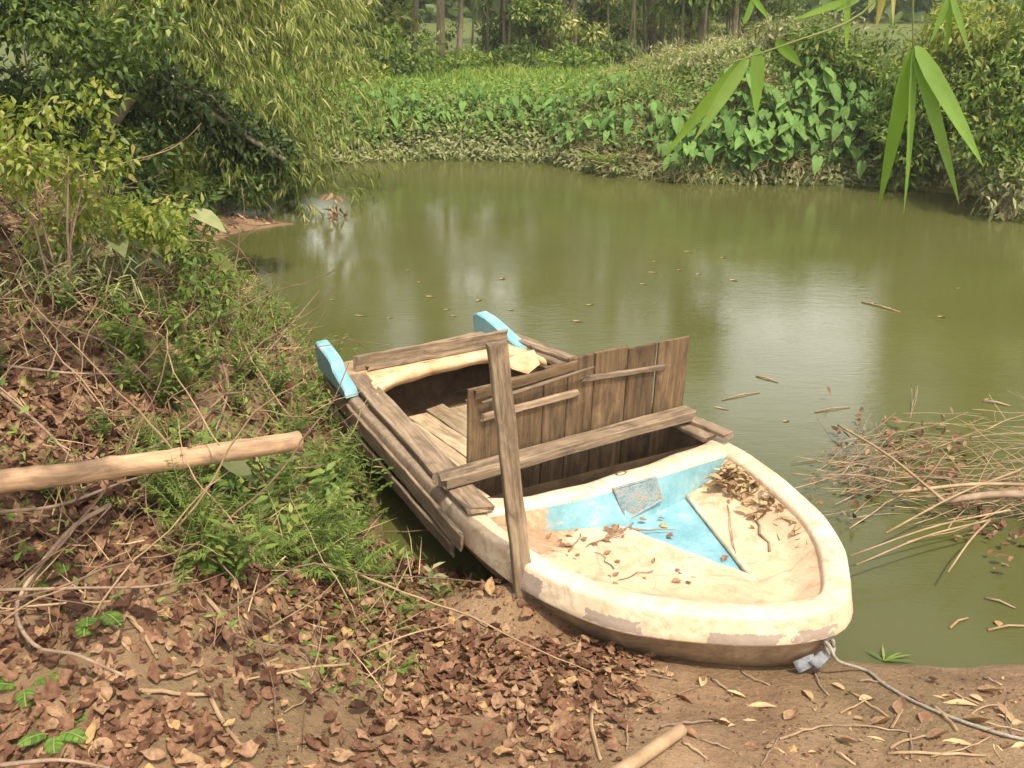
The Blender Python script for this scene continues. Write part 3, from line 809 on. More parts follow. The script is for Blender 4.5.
# ------------------------------------------------------------------ leaf litter (too many to count)
def scatter(xr, yr, n, r):
    return r.uniform(*xr, n), r.uniform(*yr, n)
r1 = np.random.default_rng(11)
X, Y = scatter((-2.6, 1.2), (1.45, 4.1), 42000, r1)
Pg = on_ground(X, Y); px, py = pix(Pg)
dens = sst(.05, -.35, (px-620-(768-py)*.55)/300)
dens = np.where(px < 420, np.maximum(dens, .75), dens)
dens *= np.where(vnoise(X, Y, 2.3, 21)+.5*vnoise(X, Y, 6.0, 22) > .14, .3, 1)
dens *= 1-.92*np.exp(-(((px-300)/65)**2+((py-720)/32)**2))     # bare patch of soil
dens *= 1-.95*np.exp(-(((px-530)/110)**2+((py-622)/26)**2)**2)      # bare heap by the post
keep = (r1.random(len(X)) < dens*.6) & (water_sd(X, Y) > .03) & ~in_boat(X, Y, .05)
X, Y, Pg = X[keep], Y[keep], Pg[keep]; n = len(X)
N0 = unit(gnormal(X, Y)+rand_unit(n, r1)*.26)
D = rand_unit(n, r1); D -= N0*(D*N0).sum(1, keepdims=True)
lf = np.clip(r1.lognormal(-3.25, .45, n), .012, .07)
o = leaves('leaf_litter', Pg+N0*r1.uniform(.004, .022, n)[:, None], D, N0, lf, lf*r1.uniform(.45, .75, n), M['dead'], None, 'litter', r1.normal(size=n)*.28, r1.normal(size=n)*.25, r1.random(n)**1.1*.97, True, r1.normal(size=n)*.8, .12)
tag(o, kind='stuff', label='brown dead leaves carpeting the bank in front of the boat', cat='leaf litter')
# on the left bank
X, Y = scatter((-5.5, -.4), (2.4, 8.5), 26000, r1)
keep = (water_sd(X, Y) > .12) & (r1.random(len(X)) < np.where(vnoise(X, Y, 1.3, 31) > .1, .35, .85)*np.where(Y > 5.2, .5, 1))
X, Y = X[keep], Y[keep]; n = len(X); Pg = on_ground(X, Y)
N0 = unit(gnormal(X, Y)+rand_unit(n, r1)*.55)
D = rand_unit(n, r1); D -= N0*(D*N0).sum(1, keepdims=True)
lf = np.clip(r1.lognormal(-3.15, .45, n), .012, .08)
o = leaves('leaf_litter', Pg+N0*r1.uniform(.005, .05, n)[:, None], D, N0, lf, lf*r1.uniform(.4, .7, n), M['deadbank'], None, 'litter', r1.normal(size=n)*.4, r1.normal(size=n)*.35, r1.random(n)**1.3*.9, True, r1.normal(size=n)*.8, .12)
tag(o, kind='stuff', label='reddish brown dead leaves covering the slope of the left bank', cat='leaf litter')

X, Y = scatter((-1.5, 3.0), (1.5, 3.6), 15000, r1); px, py = pix(on_ground(X, Y))
keep = (water_sd(X, Y) > .06) & ~in_boat(X, Y, .03) & (r1.random(len(X)) < .25+.75*np.clip(vnoise(X, Y, 3.1, 25)*3, 0, 1))
X, Y = X[keep], Y[keep]; n = len(X); N0 = unit(gnormal(X, Y)+rand_unit(n, r1)*.3); D = rand_unit(n, r1); D -= N0*(D*N0).sum(1, keepdims=True); lf = r1.uniform(.006, .022, n)
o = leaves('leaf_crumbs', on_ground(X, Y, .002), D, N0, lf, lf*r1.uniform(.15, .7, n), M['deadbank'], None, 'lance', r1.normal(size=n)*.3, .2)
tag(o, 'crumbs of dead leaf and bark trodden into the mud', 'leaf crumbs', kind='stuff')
X, Y = scatter((-4.2, -2.2), (9.6, 11.6), 2600, r1); keep = (water_sd(X, Y) > .04) & (r1.random(len(X)) < .6)
X, Y = X[keep], Y[keep]; n = len(X); N0 = unit(gnormal(X, Y)+rand_unit(n, r1)*.4); D = rand_unit(n, r1); D -= N0*(D*N0).sum(1, keepdims=True); lf = r1.uniform(.02, .09, n)
o = leaves('spit_litter', on_ground(X, Y, .006), D, N0, lf, lf*r1.uniform(.15, .6, n), M['deadbank'], None, 'lance', r1.normal(size=n)*.3, .2)
tag(o, 'dead leaves washed up on the small mud spit at the left', 'leaf litter', kind='stuff')
# ------------------------------------------------------------------ larger dead leaves lying singly on the mud
def dead_leaf_proto(name, L, W, curl, fold, mat, rv):
    return leaves(name, [(-L/2, 0, .006)], [(1, 0, 0)], [(0, 0, 1)], L, W, mat, None, 'litter', curl, fold, [rv], True, .4, .08)
protos = []
for k, (L, W, c, f, m_, rv) in enumerate([(.085, .05, .3, .25, 'dead', .55), (.075, .05, -.35, .3, 'dead', .8), (.10, .04, .25, .35, 'deadtan', .7), (.07, .05, .4, -.2, 'dead', .97), (.12, .03, .15, .3, 'deadtan', .9)]):
    protos.append(dead_leaf_proto('dead_leaf', L, W, c, f, M[m_], rv).data)
for o in [o for o in bpy.data.objects if o.name.startswith('dead_leaf')]: bpy.data.objects.remove(o)
fprotos = []
for k, (L, W, rv, m_) in enumerate([(.10, .03, .8, 'deadtan'), (.08, .035, .6, 'deadtan'), (.12, .018, .9, 'deadtan'), (.07, .035, .85, 'dead')]):
    o = dead_leaf_proto('tmp', L, W, .06, .05, M[m_], rv); fprotos.append(o.data); bpy.data.objects.remove(o)
def put_leaf(name, me, p, rz, nrm_, s, label, cat, group):
    o = bpy.data.objects.new(name, me); col.objects.link(o)
    q = Vector((0, 0, 1)).rotation_difference(Vector(nrm_))
    o.rotation_mode = 'QUATERNION'; o.rotation_quaternion = q @ Euler((0, 0, rz)).to_quaternion()
    o.location = p; o.scale = (s, s, s)
    return tag(o, label, cat, group)
spots = [(852, 712), (935, 684), (988, 695), (740, 697), (702, 682), (690, 735), (960, 705), (770, 690), (808, 697), (900, 712), (640, 690), (665, 660), (610, 655), (685, 700), (720, 725), (760, 708), (725, 660), (990, 735), (955, 745), (1010, 720), (880, 728), (925, 722), (655, 705), (700, 752), (845, 745), (750, 750), (1000, 757), (620, 640), (790, 720), (975, 725), (868, 700), (915, 700), (938, 740)]
spots += [(r1.uniform(700, 1020), 668+72*r1.random()**.8+14) for _ in range(34)]+[(r1.uniform(930, 1020), r1.uniform(695, 762)) for _ in range(26)]
for i, (x_, y_) in enumerate(spots):
    p = gpt(x_, y_)
    nn = gnormal(np.array([p.x]), np.array([p.y]))[0]+rand_unit(1, r1)[0]*.2
    k = 3 if i == 0 else int(r1.integers(0, 5))
    lab = 'yellow ochre dead leaf lying on the mud beside the mooring rope' if i == 0 else 'curled dead leaf lying alone on the bare mud in front of the boat'
    put_leaf('dead_leaf', protos[k], p+Vector((0, 0, .004)), r1.uniform(0, 6.28), nn, (r1.uniform(.8, 1.15)*(1.15 if i == 0 else 1) if i < 33 else r1.uniform(.3, .75)), lab, 'dead leaf', 'dead leaves scattered on the mud')

# leaves and twigs inside the boat
def deck_z(u, w_):
    pn_ = TB_N; f_ = max(0, min(1, (u-.45)/.68)); wn = .13*f_-.035*(1-f_); wf = -.34*f_-.035*(1-f_)
    hi = np.interp(u, [p[0] for p in NEAR], [p[1] for p in NEAR])-.11; lo_ = np.interp(u, [p[0] for p in FAR], [p[1] for p in FAR])+.11
    if wf <= w_ <= wn: return .212
    t = (w_-wn)/max(hi-wn, .01) if w_ > wn else (wf-w_)/max(wf-lo_, .01)
    t = max(0, min(1, t)); return .225+.055*t+(.06*max(0, (t-.75)/.25))
cnt = 0
for i in range(185):
    if i < 130:
        u = 1.10-abs(r1.normal())*.26; lo_ = np.interp(u, [p[0] for p in FAR], [p[1] for p in FAR])+.125; w_ = lo_+abs(r1.normal())*.05*(.6+max(0, u-.6)*1.6); z_ = .008+.055*r1.random()*max(.15, (u-.55)/.5)
    elif i < 154: u = r1.uniform(.55, 1.2); w_ = r1.uniform(.18, .6); z_ = .006
    elif i < 170: u = r1.normal(1.08, .06); w_ = r1.uniform(-.1, .5); z_ = .008
    else:        u = r1.uniform(.2, 1.1); w_ = r1.uniform(-.45, .6); z_ = .006
    hi = np.interp(u, [p[0] for p in NEAR], [p[1] for p in NEAR])-.13; lo_ = np.interp(u, [p[0] for p in FAR], [p[1] for p in FAR])+.12
    if w_ > hi or w_ < lo_ or u > 1.11+.1*(w_ > .2)+.04*(w_ > .4) or u < .15: continue
    p = BM @ Vector((u, w_, deck_z(u, w_)+z_))
    if i < 130: lab, grp = 'dry tan leaf in the heap at the far corner of the boat well', 'leaves heaped in the far corner of the boat'
    else: lab, grp = 'small brown leaf lying on the cream floor of the boat well', 'leaves strewn over the floor of the boat'
    put_leaf('fallen_leaf', protos[int(r1.choice([2, 2, 4, 1] if i < 130 else [0, 1, 0, 3]))], p, r1.uniform(0, 6.28), Vector((r1.normal()*.45, r1.normal()*.45, 1)) if i < 130 else Vector((r1.normal()*.2, r1.normal()*.2, 1)), r1.uniform(.5, .85) if i < 130 else r1.uniform(.3, .6), lab, 'dead leaf', grp)

# ------------------------------------------------------------------ sticks
def stick(name, pts, r0, r1_, mat, label, cat, group=None, n=6, squash=1.0):
    pts = [Vector(p) for p in pts]
    k = len(pts)
    base = pts[0].copy(); loc = [p-base for p in pts]
    o = MB().tube(loc, [r0+(r1_-r0)*i/(k-1) for i in range(k)], n, True, squash).build(name, mat, None, True)
    o.location = base
    return tag(o, label, cat, group)
def ground_stick(x0, y0, x1, y1, r_, mat, label, cat, group, lift=.008, bend=.03, squash=1.0):
    a = gpt(x0, y0); b = gpt(x1, y1); pts = []
    side = Vector((-(b-a).y, (b-a).x, 0))*r1.normal()*bend*1.2
    for i in range(8):
        t = i/7; p = a.lerp(b, t)+side*math.sin(t*PI)+Vector((r1.normal(), r1.normal(), 0))*.0012
        p.z = max(hz(p.x, p.y), 0)+lift+.012*math.sin(t*PI)*r1.random()
        pts.append(p)
    return stick('fallen_stick', pts, r_, r_*.65, mat, label, cat, group, 6, squash)
for (u0, w0, u1, w1, r_) in [(.52, -.20, .80, -.40, .007), (.55, -.29, .74, -.46, .005), (.62, -.10, .90, -.36, .003), (1.08, .05, 1.02, .30, .005), (1.05, .12, .93, -.06, .004), (1.03, .18, 1.0, .42, .004), (.40, .36, .62, .52, .004), (.33, .24, .50, .43, .0035), (.7, .30, .72, .48, .003), (.8, .42, .95, .40, .003), (1.0, .5, 1.1, .34, .004)]:
    pts = []
    for k in range(6):
        t = k/5; u = u0+(u1-u0)*t; w_ = w0+(w1-w0)*t; pts.append(BM @ Vector((u+r1.normal()*.006, w_+r1.normal()*.006, deck_z(u, w_)+.014)))
    stick('fallen_twig', pts, r_, r_*.6, M['twig'], 'thin twig lying on the floor of the boat well', 'twig', 'twigs lying in the boat')
flat = [(457, 615, 490, 632), (594, 663, 672, 684), (613, 691, 641, 681), (527, 667, 547, 693), (570, 650, 582, 665), (524, 738, 547, 726), (660, 730, 717, 722), (590, 732, 613, 732), (535, 767, 547, 728), (461, 654, 494, 646), (566, 648, 602, 636), (682, 744, 707, 763), (779, 743, 833, 728), (760, 768, 779, 739), (833, 728, 910, 736), (890, 750, 928, 737), (887, 755, 985, 762), (849, 694, 888, 723), (814, 675, 827, 698), (970, 717, 1007, 709), (1005, 704, 1013, 740), (950, 696, 978, 707), (983, 679, 1001, 688), (711, 681, 732, 696), (834, 753, 855, 766), (909, 737, 911, 760), (840, 715, 868, 700), (858, 683, 885, 684), (930, 760, 990, 740), (960, 722, 1024, 735), (740, 672, 770, 690), (640, 710, 700, 690), (700, 742, 730, 750), (625, 716, 626, 755)]
for s_ in flat:
    ground_stick(*s_, r1.uniform(.0035, .006), M['straw'] if r1.random() < .65 else M['twig'], 'thin dry straw lying on the mud in front of the boat', 'stick', 'thin sticks strewn on the mud', .004, .03, .6)
wide = [((590, 718, 600, 767), 'broad flat pale strip lying end on at the bottom of the leaf litter'),
        ((890, 732, 904, 709), 'short pale leaning husk on the mud just right of the yellow leaf'),
        ((932, 709, 956, 734), 'pale dry husk lying under the mooring rope'),
        ((141, 699, 219, 704), 'long pale split strip lying flat in the leaf litter on the left'),
        ((211, 703, 246, 760), 'pale curved strip pointing down in the leaf litter beside the bare soil'),
        ((129, 621, 158, 664), 'tan dry blade leaning down the bank right of the fern'),
        ((203, 600, 240, 646), 'grey tan stick slanting down the bank below the green weeds'),
        ((264, 671, 305, 684), 'short pale strip lying above the bare soil patch'),
        ((285, 717, 328, 682), 'brown twig crossing the edge of the bare soil patch'),
        ((154, 687, 199, 679), 'thin pale strip lying above the long split strip')]
for s_, lab in wide:
    ground_stick(*s_, r1.uniform(.007, .010), M['straw'], lab, 'dry strip', None, .009, .02, .35)
a = gpt(632, 772); b = gpt(680, 740); d_ = (b-a)
stick('cut_log', [a+Vector((0, 0, .03))-d_*.8, a+d_*.3+Vector((0, 0, .034)), b+Vector((0, 0, .04)), b+d_*.02+Vector((0, 0, .04))], .024, .020, M['straw'], 'thick cut log end lying on the mud at the bottom edge', 'log', None, 12)

# bare stems over the left bank
def bank_stem(pts_px, r_, label, group, lifts=None, mat='twig'):
    pts = []
    for i, (x_, y_) in enumerate(pts_px):
        l_ = .08 if lifts is None else lifts[i]
        pts.append(gpt(x_, y_, l_))
    cm = catmull([tuple(p) for p in pts], 22)
    return stick('dry_vine', cm, r_, r_*.5, M[mat], label, 'stem', group, 6)
for pts_, lab, rr_ in [
  ([(111, 504), (70, 530), (23, 590), (18, 621), (39, 648), (74, 654), (125, 676)], 'dark bramble stem curving down round the fern at the left edge', .009),
  ([(0, 365), (70, 373), (133, 374)], 'dark straight stem across the left bank above the pole', .007),
  ([(40, 318), (110, 345), (150, 380), (188, 408)], 'thin brown stem arching down toward the pole', .006),
  ([(70, 259), (100, 268), (125, 292)], 'pale bent twig under the broad leaves on the left bank', .007),
  ([(0, 392), (40, 425), (72, 458)], 'brown stem slanting down behind the left end of the pole', .007),
  ([(215, 345), (228, 388), (211, 443)], 'pale vertical vine hanging above the end of the pole', .008),
  ([(0, 512), (60, 505), (130, 480), (180, 470)], 'long dark twig running below the pole', .007),
  ([(0, 590), (80, 588), (160, 585), (195, 568)], 'thin grey stem running level above the fern', .006),
  ([(150, 448), (190, 425), (260, 360), (320, 290)], 'long thin sapling stem leaning from the bank over the water', .006),
  ([(0, 765), (60, 760), (110, 768)], 'pale twig along the bottom left corner', .007)]:
    bank_stem(pts_, rr_, lab, None, [.10]*len(pts_))
stem_me = []
for k in range(7):
    pts = arc((0, 0, 0), (1, 0, .35), r1.uniform(.5, 1.1), 14, .7, r1, .12)
    o = MB().tube(pts, [.0042-.0025*i/14 for i in range(15)], 5).build('tmp', M['vine'] if k % 3 else M['straw'], None, True)
    stem_me.append(o.data); bpy.data.objects.remove(o)
ct = 0
while ct < 295:
    x_, y_ = r1.uniform(-4.2, -.5), r1.uniform(2.3, 6.6)
    if water_sd(np.array([x_]), np.array([y_]))[0] < .1: continue
    z_ = hz(x_, y_); o = bpy.data.objects.new('dry_vine', stem_me[ct % 7]); col.objects.link(o)
    o.location = (x_, y_, z_+r1.random()**2*.42+.01); o.rotation_euler = (r1.normal()*.35, r1.normal()*.3, r1.uniform(0, 6.28)); s_ = r1.uniform(.6, 1.2); o.scale = (s_, s_, s_)
    tag(o, 'thin dry stem tangled over the dead leaves of the left bank', 'stem', 'dry stems tangled on the left bank'); ct += 1

# ------------------------------------------------------------------ weeds on the left bank
def weed_proto(nst, L, nl, ll, lw, mat, droop, up):
    root = empty('weed'); st = MB(); P, D, N = [], [], []
    for s_ in range(nst):
        a_ = r1.uniform(0, 6.28); pts = arc((r1.normal()*.02, r1.normal()*.02, -.02), (math.cos(a_)*(1-up), math.sin(a_)*(1-up), up), L*r1.uniform(.6, 1.15), 10, droop, r1, .06)
        st.tube(pts, [.0035-.0025*i/10 for i in range(11)], 4, False)
        for i in range(nl):
            t = .2+.8*i/nl*.98; k = min(int(t*10), 9); p = pts[k].lerp(pts[k+1], t*10-k); ax = (pts[k+1]-pts[k]).normalized()
            sd = ax.cross(Vector((0, 0, 1))); sd = sd.normalized() if sd.length > .01 else Vector((1, 0, 0))
            for sg in (-1, 1):
                P.append(p); D.append(sd*sg+ax*.55+Vector((r1.normal()*.15, r1.normal()*.15, r1.normal()*.15-.1))); N.append(Vector((0, 0, 1))+ax*.1)
    st.build('stem', M['stem'], root, True)
    n = len(P); lf = ll*r1.uniform(.6, 1.15, n)
    leaves('foliage', P, D, N, lf, lf*lw, mat, root, 'tri' if lw < .25 else 'lance', .2, .1)
    return root
wp = [weed_proto(9, .42, 20, .05, .17, M['weed'], .7, .75), weed_proto(11, .34, 22, .04, .18, M['weed'], .9, .6), weed_proto(7, .38, 8, .075, .4, M['midleaf'], .6, .8)]
def place(root, p, s, rz, label, cat, group, tilt=(0, 0)):
    o = copy_tree(root); o.location = p; o.scale = (s, s, s); o.rotation_euler = (tilt[0], tilt[1], rz)
    return tag(o, label, cat, group)
def drop(root):
    for ch in list(root.children): drop(ch)
    bpy.data.objects.remove(root)
wspots = []
for x_, y_ in [(300, 330), (330, 352), (350, 385), (355, 420), (362, 460), (355, 500), (365, 540), (335, 545), (300, 520), (345, 575), (372, 575), (325, 470), (285, 440), (330, 420), (300, 380), (270, 340), (250, 310), (230, 290), (345, 450), (325, 500), (360, 520), (380, 560), (310, 350), (275, 310), (240, 340), (210, 300), (345, 480), (235, 560), (190, 560), (310, 545), (350, 550), (260, 500)]:
    wspots.append((x_, y_))
for i, (x_, y_) in enumerate(wspots):
    p = gpt(x_, y_+14)
    if water_sd(np.array([p.x]), np.array([p.y]))[0] < .03: p = p+Vector((-.16, -.05, 0))
    p.z = max(hz(p.x, p.y), .02)
    place(wp[int(r1.choice([0, 1, 0, 1, 2]))], p, r1.uniform(.6, 1.05), r1.uniform(0, 6.28), 'feathery green weed sprouting from the left bank beside the water', 'weed', 'green weeds along the edge of the left bank', (r1.normal()*.15, .25+r1.normal()*.15))
for i in range(70):
    while True:
        x_, y_ = r1.uniform(-4, -.9), r1.uniform(2.6, 6.5)
        if water_sd(np.array([x_]), np.array([y_]))[0] > .35: break
    place(wp[int(r1.choice([0, 1, 2, 2]))], (x_, y_, hz(x_, y_)), r1.uniform(.4, .75), r1.uniform(0, 6.28), 'small green weed growing through the dead leaves of the left bank', 'weed', 'small weeds among the dead leaves')
# low sprigs by the leaf litter in front
for i, (x_, y_) in enumerate([(365, 615), (395, 622), (420, 612), (380, 640), (350, 600), (410, 640), (440, 600), (460, 590), (350, 675), (395, 672), (405, 600), (375, 660), (485, 585), (330, 640), (360, 630)]):
    p = gpt(x_, y_); place(wp[1], p, r1.uniform(.2, .36), r1.uniform(0, 6.28), 'tiny green sprig of weed at the edge of the leaf litter', 'weed', 'tiny sprigs in front of the boat')
# seedlings with pointed leaves
def seedling(n, L, h, mat):
    root = empty('seedling'); MB().tube([(0, 0, -.02), (.004, 0, h*.5), (0, .004, h)], [.003, .0025, .002], 5).build('stem', M['stem'], root)
    P, D, N = [], [], []
    for i in range(n):
        a_ = i*2.4; P.append((0, 0, h*(.35+.65*i/n))); D.append((math.cos(a_), math.sin(a_), .35)); N.append((0, 0, 1))
    leaves('foliage', P, D, N, L, L*.33, mat, root, 'lance', .3, .2)
    return root
sd1 = seedling(9, .07, .16, M['paleleaf']); sd2 = seedling(9, .075, .10, M['midleaf'])
o = place(sd1, gpt(433, 600), 1.0, .4, 'grey green seedling standing at the water edge left of the post', 'seedling', None); o.name = 'seedling'
place(sd2, gpt(583, 618), .9, 1.2, 'green seedling growing on the bank just right of the post', 'seedling', None)
place(sd2, gpt(628, 638), .6, 2.2, 'tiny dark seedling under the side of the boat', 'seedling', None)
drop(sd1); drop(sd2)
for i in range(64):
    x_, y_ = r1.uniform(110, 345), r1.uniform(300, 575); p = gpt(x_, y_+10)
    if water_sd(np.array([p.x]), np.array([p.y]))[0] < .05 or x_ < 110+(y_-300)*.2: continue
    place(wp[int(r1.choice([0, 1, 2, 2]))], p, r1.uniform(.55, 1.0), r1.uniform(0, 6.28), 'feathery green weed sprouting from the left bank beside the water', 'weed', 'green weeds along the edge of the left bank', (r1.normal()*.2, .2+r1.normal()*.2))
for r_ in wp: drop(r_)
X, Y = scatter((-5.2, -.4), (2.5, 8.5), 30000, r1); d = water_sd(X, Y)
keep = (d > .03) & (r1.random(len(X)) < np.clip(.16+1.4*np.maximum(vnoise(X, Y, 1.6, 71), 0)+.5*np.exp(-d/.35)+.3*sst(5, 6.5, Y), 0, .9))
X, Y = X[keep], Y[keep]; n = len(X); g = gnormal(X, Y); lf = r1.uniform(.018, .05, n)
o = leaves('creeping_weeds', on_ground(X, Y)+g*(r1.random(n)**1.5*.16)[:, None], unit(rand_unit(n, r1)+g*.5), g+rand_unit(n, r1)*.5, lf, lf*r1.uniform(.2, .5, n), M['weed'], None, 'lance', .25, .15)
tag(o, 'small creeping green leaves spread through the litter of the left bank', 'ground cover', kind='stuff')
X, Y = scatter((-5.2, -.4), (2.5, 8.0), 9000, r1); d = water_sd(X, Y); keep = d > .1; X, Y = X[keep], Y[keep]; n = len(X); g = gnormal(X, Y)
o = leaves('dry_straw', on_ground(X, Y)+g*(r1.random(n)*.09)[:, None], unit(rand_unit(n, r1)+g*.35), rand_unit(n, r1), r1.uniform(.06, .26, n), .005, M['deadtan'], None, 'blade', r1.uniform(-.3, .5, n), 0)
tag(o, 'fine dry straw and bits of stalk over the left bank', 'straw', kind='stuff')
# ferns
def fern(nf, L):
    root = empty('fern')
    for f_ in range(nf):
        a_ = f_/nf*6.28+r1.normal()*.3; pts = arc((0, 0, 0), (math.cos(a_)*.8, math.sin(a_)*.8, .75), L*r1.uniform(.75, 1.1), 14, 1.1, r1, .03)
        P, D, N, LL = [], [], [], []
        for i in range(1, 28):
            t = i/28; k = int(t*14); k = min(k, 13); p = pts[k].lerp(pts[k+1], t*14-k); ax = (pts[k+1]-pts[k]).normalized(); sd = ax.cross(Vector((0, 0, 1))).normalized()
            for sg in (-1, 1):
                P.append(p); D.append(sd*sg+ax*.35); N.append((0, 0, 1)); LL.append(L*.22*math.sin(PI*min(1, (1-t)*.85+.12)))
        fr_ = leaves('frond', P, D, N, LL, np.array(LL)*.24, M['fern'], root, 'lance', .2, .1)
        MB().tube(pts, [.003]*15, 4).build('midrib', M['stem'], fr_)
    return root
f1 = fern(6, .17); f1.location = gpt(92, 618); tag(f1, 'bright green fern growing on the bank at the lower left', 'fern')
f2 = fern(5, .13); f2.location = gpt(55, 735); tag(f2, 'small dark fern in the bottom left corner', 'fern')
f3 = fern(5, .13); f3.location = gpt(40, 585); tag(f3, 'fern beside the curved bramble stem at the left edge', 'fern')
f4 = fern(5, .13); f4.location = gpt(25, 690); tag(f4, 'low fern at the left edge below the bramble stem', 'fern')
f5 = fern(6, .15); f5.location = gpt(205, 560); tag(f5, 'fern in the weeds below the end of the pole', 'fern')

# ------------------------------------------------------------------ leafy shrubs of the left bank
def shrub(name, c, rad, ncl, rr, nl, ll, lw, mat, label, cat, seed, group=None, droop=.35, shape='lance', base=None, nst=7, stemmat='twig'):
    r = np.random.default_rng(seed); root = empty(name, (c[0], c[1], base if base is not None else c[2]-rad[2]))
    off = np.array([c[0], c[1], root.location.z])
    cl = clumps((0, 0, c[2]-root.location.z), rad, ncl, rr, r)
    st = MB()
    for i in range(nst):
        q = cl[i % len(cl)]; e = Vector(q[:3])
        st.tube([Vector((r.normal()*.04, r.normal()*.04, -.05)), e*.45+Vector((r.normal()*.05, r.normal()*.05, e.z*.12)), e], [.014*rad[2]+.004, .01*rad[2]+.003, .003], 5, False)
    st.build('stem', M[stemmat], root, True)
    P, D, N = blob_leaves(cl, nl, r, droop)
    lf = ll*r.uniform(.55, 1.2, nl)
    leaves('foliage', P, D, N, lf, lf*lw, mat, root, shape, r.uniform(-.1, .4, nl), .12, r.random(nl))
    tag(root, label, cat, group)
    return root
def px3(x_, y_, Yd): return tuple(aty(x_, y_, Yd))
shrub('broadleaf_shrub', px3(40, 145, 4.7), (.42, .35, .26), 24, .12, 1700, .052, .45, M['limeleaf'], 'yellow green broad leaved shrub at the left edge in front of the dark tree', 'shrub', 41, base=hz(-2.2, 4.7))
shrub('broadleaf_shrub', px3(110, 215, 5.0), (.42, .3, .18), 20, .11, 1400, .05, .45, M['limeleaf'], 'low lime leaved shrub on the slope above the dead leaves', 'shrub', 42, base=hz(-2.1, 5.0))
shrub('broadleaf_shrub', px3(150, 232, 5.7), (.38, .3, .24), 22, .12, 1100, .06, .4, M['midleaf'], 'mid green shrub at the top of the bank beside the creek', 'shrub', 44, base=hz(-2.0, 5.7))
shrub('tall_grass', px3(90, 270, 4.8), (.5, .3, .16), 12, .12, 600, .12, .07, M['paleleaf'], 'pale wispy grass tuft above the reddish leaves of the slope', 'grass tuft', 45, base=hz(-2.0, 4.8), droop=.1)
shrub('broadleaf_shrub', px3(205, 295, 5.2), (.25, .25, .16), 14, .09, 520, .05, .4, M['weed'], 'small green shrub leaning over the water left of the boat stern', 'shrub', 46, base=hz(-1.6, 5.2))
def arum(pos, n, L, label, mat, seed):
    r = np.random.default_rng(seed); root = empty('arum_plant', pos)
    for i in range(n):
        a_ = i/n*6.28+r.normal()*.3; h = r.uniform(.12, .3)*L/.15
        e = Vector((math.cos(a_)*h*.6, math.sin(a_)*h*.6, h)); 
        lf = leaves('leaf', [tuple(e)], [(math.cos(a_)*.8+.2, math.sin(a_)*.8-.3, -.35)], [(math.cos(a_)*.3, math.sin(a_)*.3-.3, 1)], L*r.uniform(.75, 1.1), L*.62, mat, root, 'heart', .25, .1, [r.random()*.5])
        MB().tube([(0, 0, 0), e*.5+Vector((0, 0, .03)), e], .004, 5).build('stalk', M['petiole'], lf, True)
    return tag(root, label, 'leafy plant')
arum(gpt(160, 292), 7, .23, 'arum with pale arrow leaves on the bank top by the water', M['paleleaf'], 1)
arum(gpt(196, 288), 7, .18, 'plant with bright yellow green leaves beside the pale arum', M['limeleaf'], 2)
arum(gpt(118, 296), 6, .19, 'grey green broad leaved plant at the top of the leafy slope', M['paleleaf'], 3)
arum(gpt(345, 425), 4, .12, 'plant with one wide grey leaf beside the boat plank', M['paleleaf'], 4)
arum(gpt(205, 512), 4, .13, 'low plant with dull broad leaves below the pole', M['paleleaf'], 5)

# dark tree and bamboo over the creek on the left
def tree(name, base, trunk_pts, r0, blobs, nl, ll, lw, mat, label, cat, seed, limbs=6, shape='lance', droop=.4, group=None):
    r = np.random.default_rng(seed); root = empty(name, base); b = Vector(base)
    tp = catmull([tuple(Vector(p)-b) for p in trunk_pts], 14); mb = MB()
    mb.tube(tp, [r0*(1-.62*i/13) for i in range(14)], 9)
    for i in range(limbs):
        k = 5+int(i*8/limbs); q = blobs[(i*5) % len(blobs)]; e = Vector(q[:3])-b; s0 = Vector(tp[min(k, 13)])
        mb.tube([s0, s0.lerp(e, .45)+Vector((r.normal()*.1, r.normal()*.1, .12*(e-s0).length)), e], [r0*.38, r0*.22, r0*.06], 6, False)
    mb.build('trunk', M['bark'], root, True)
    bb = [(q[0]-b.x, q[1]-b.y, q[2]-b.z, *q[3:]) for q in blobs]
    P, D, N = blob_leaves(bb, nl, r, droop)
    lf = ll*r.uniform(.6, 1.2, nl)
    leaves('crown', P, D, N, lf, lf*lw, mat, root, shape, r.uniform(-.1, .4, nl), .12, r.random(nl))
    return tag(root, label, cat, group)
r2 = np.random.default_rng(77)
bl_ = clumps((-4.3, 7.6, 3.3), (1.6, 1.3, .9), 42, .36, r2)+clumps((-3.0, 7.2, 4.3), (1.6, 1.4, .6), 26, .38, r2)
bl_ += [(*px3(40+22*i, 22+(i*37 % 60), 6.3+.1*(i % 5)), .26, .26, .2) for i in range(6)]
tree('dark_tree', (-4.6, 7.9, hz(-4.6, 7.9)), [(-4.6, 7.9, hz(-4.6, 7.9)-.1), (-4.4, 7.8, 2.2), (-4.2, 7.6, 3.4), (-4.0, 7.5, 4.6)], .16, bl_, 40000, .068, .42, M['darkleaf'], 'dark evergreen tree shading the left bank at the upper left', 'tree', 78)
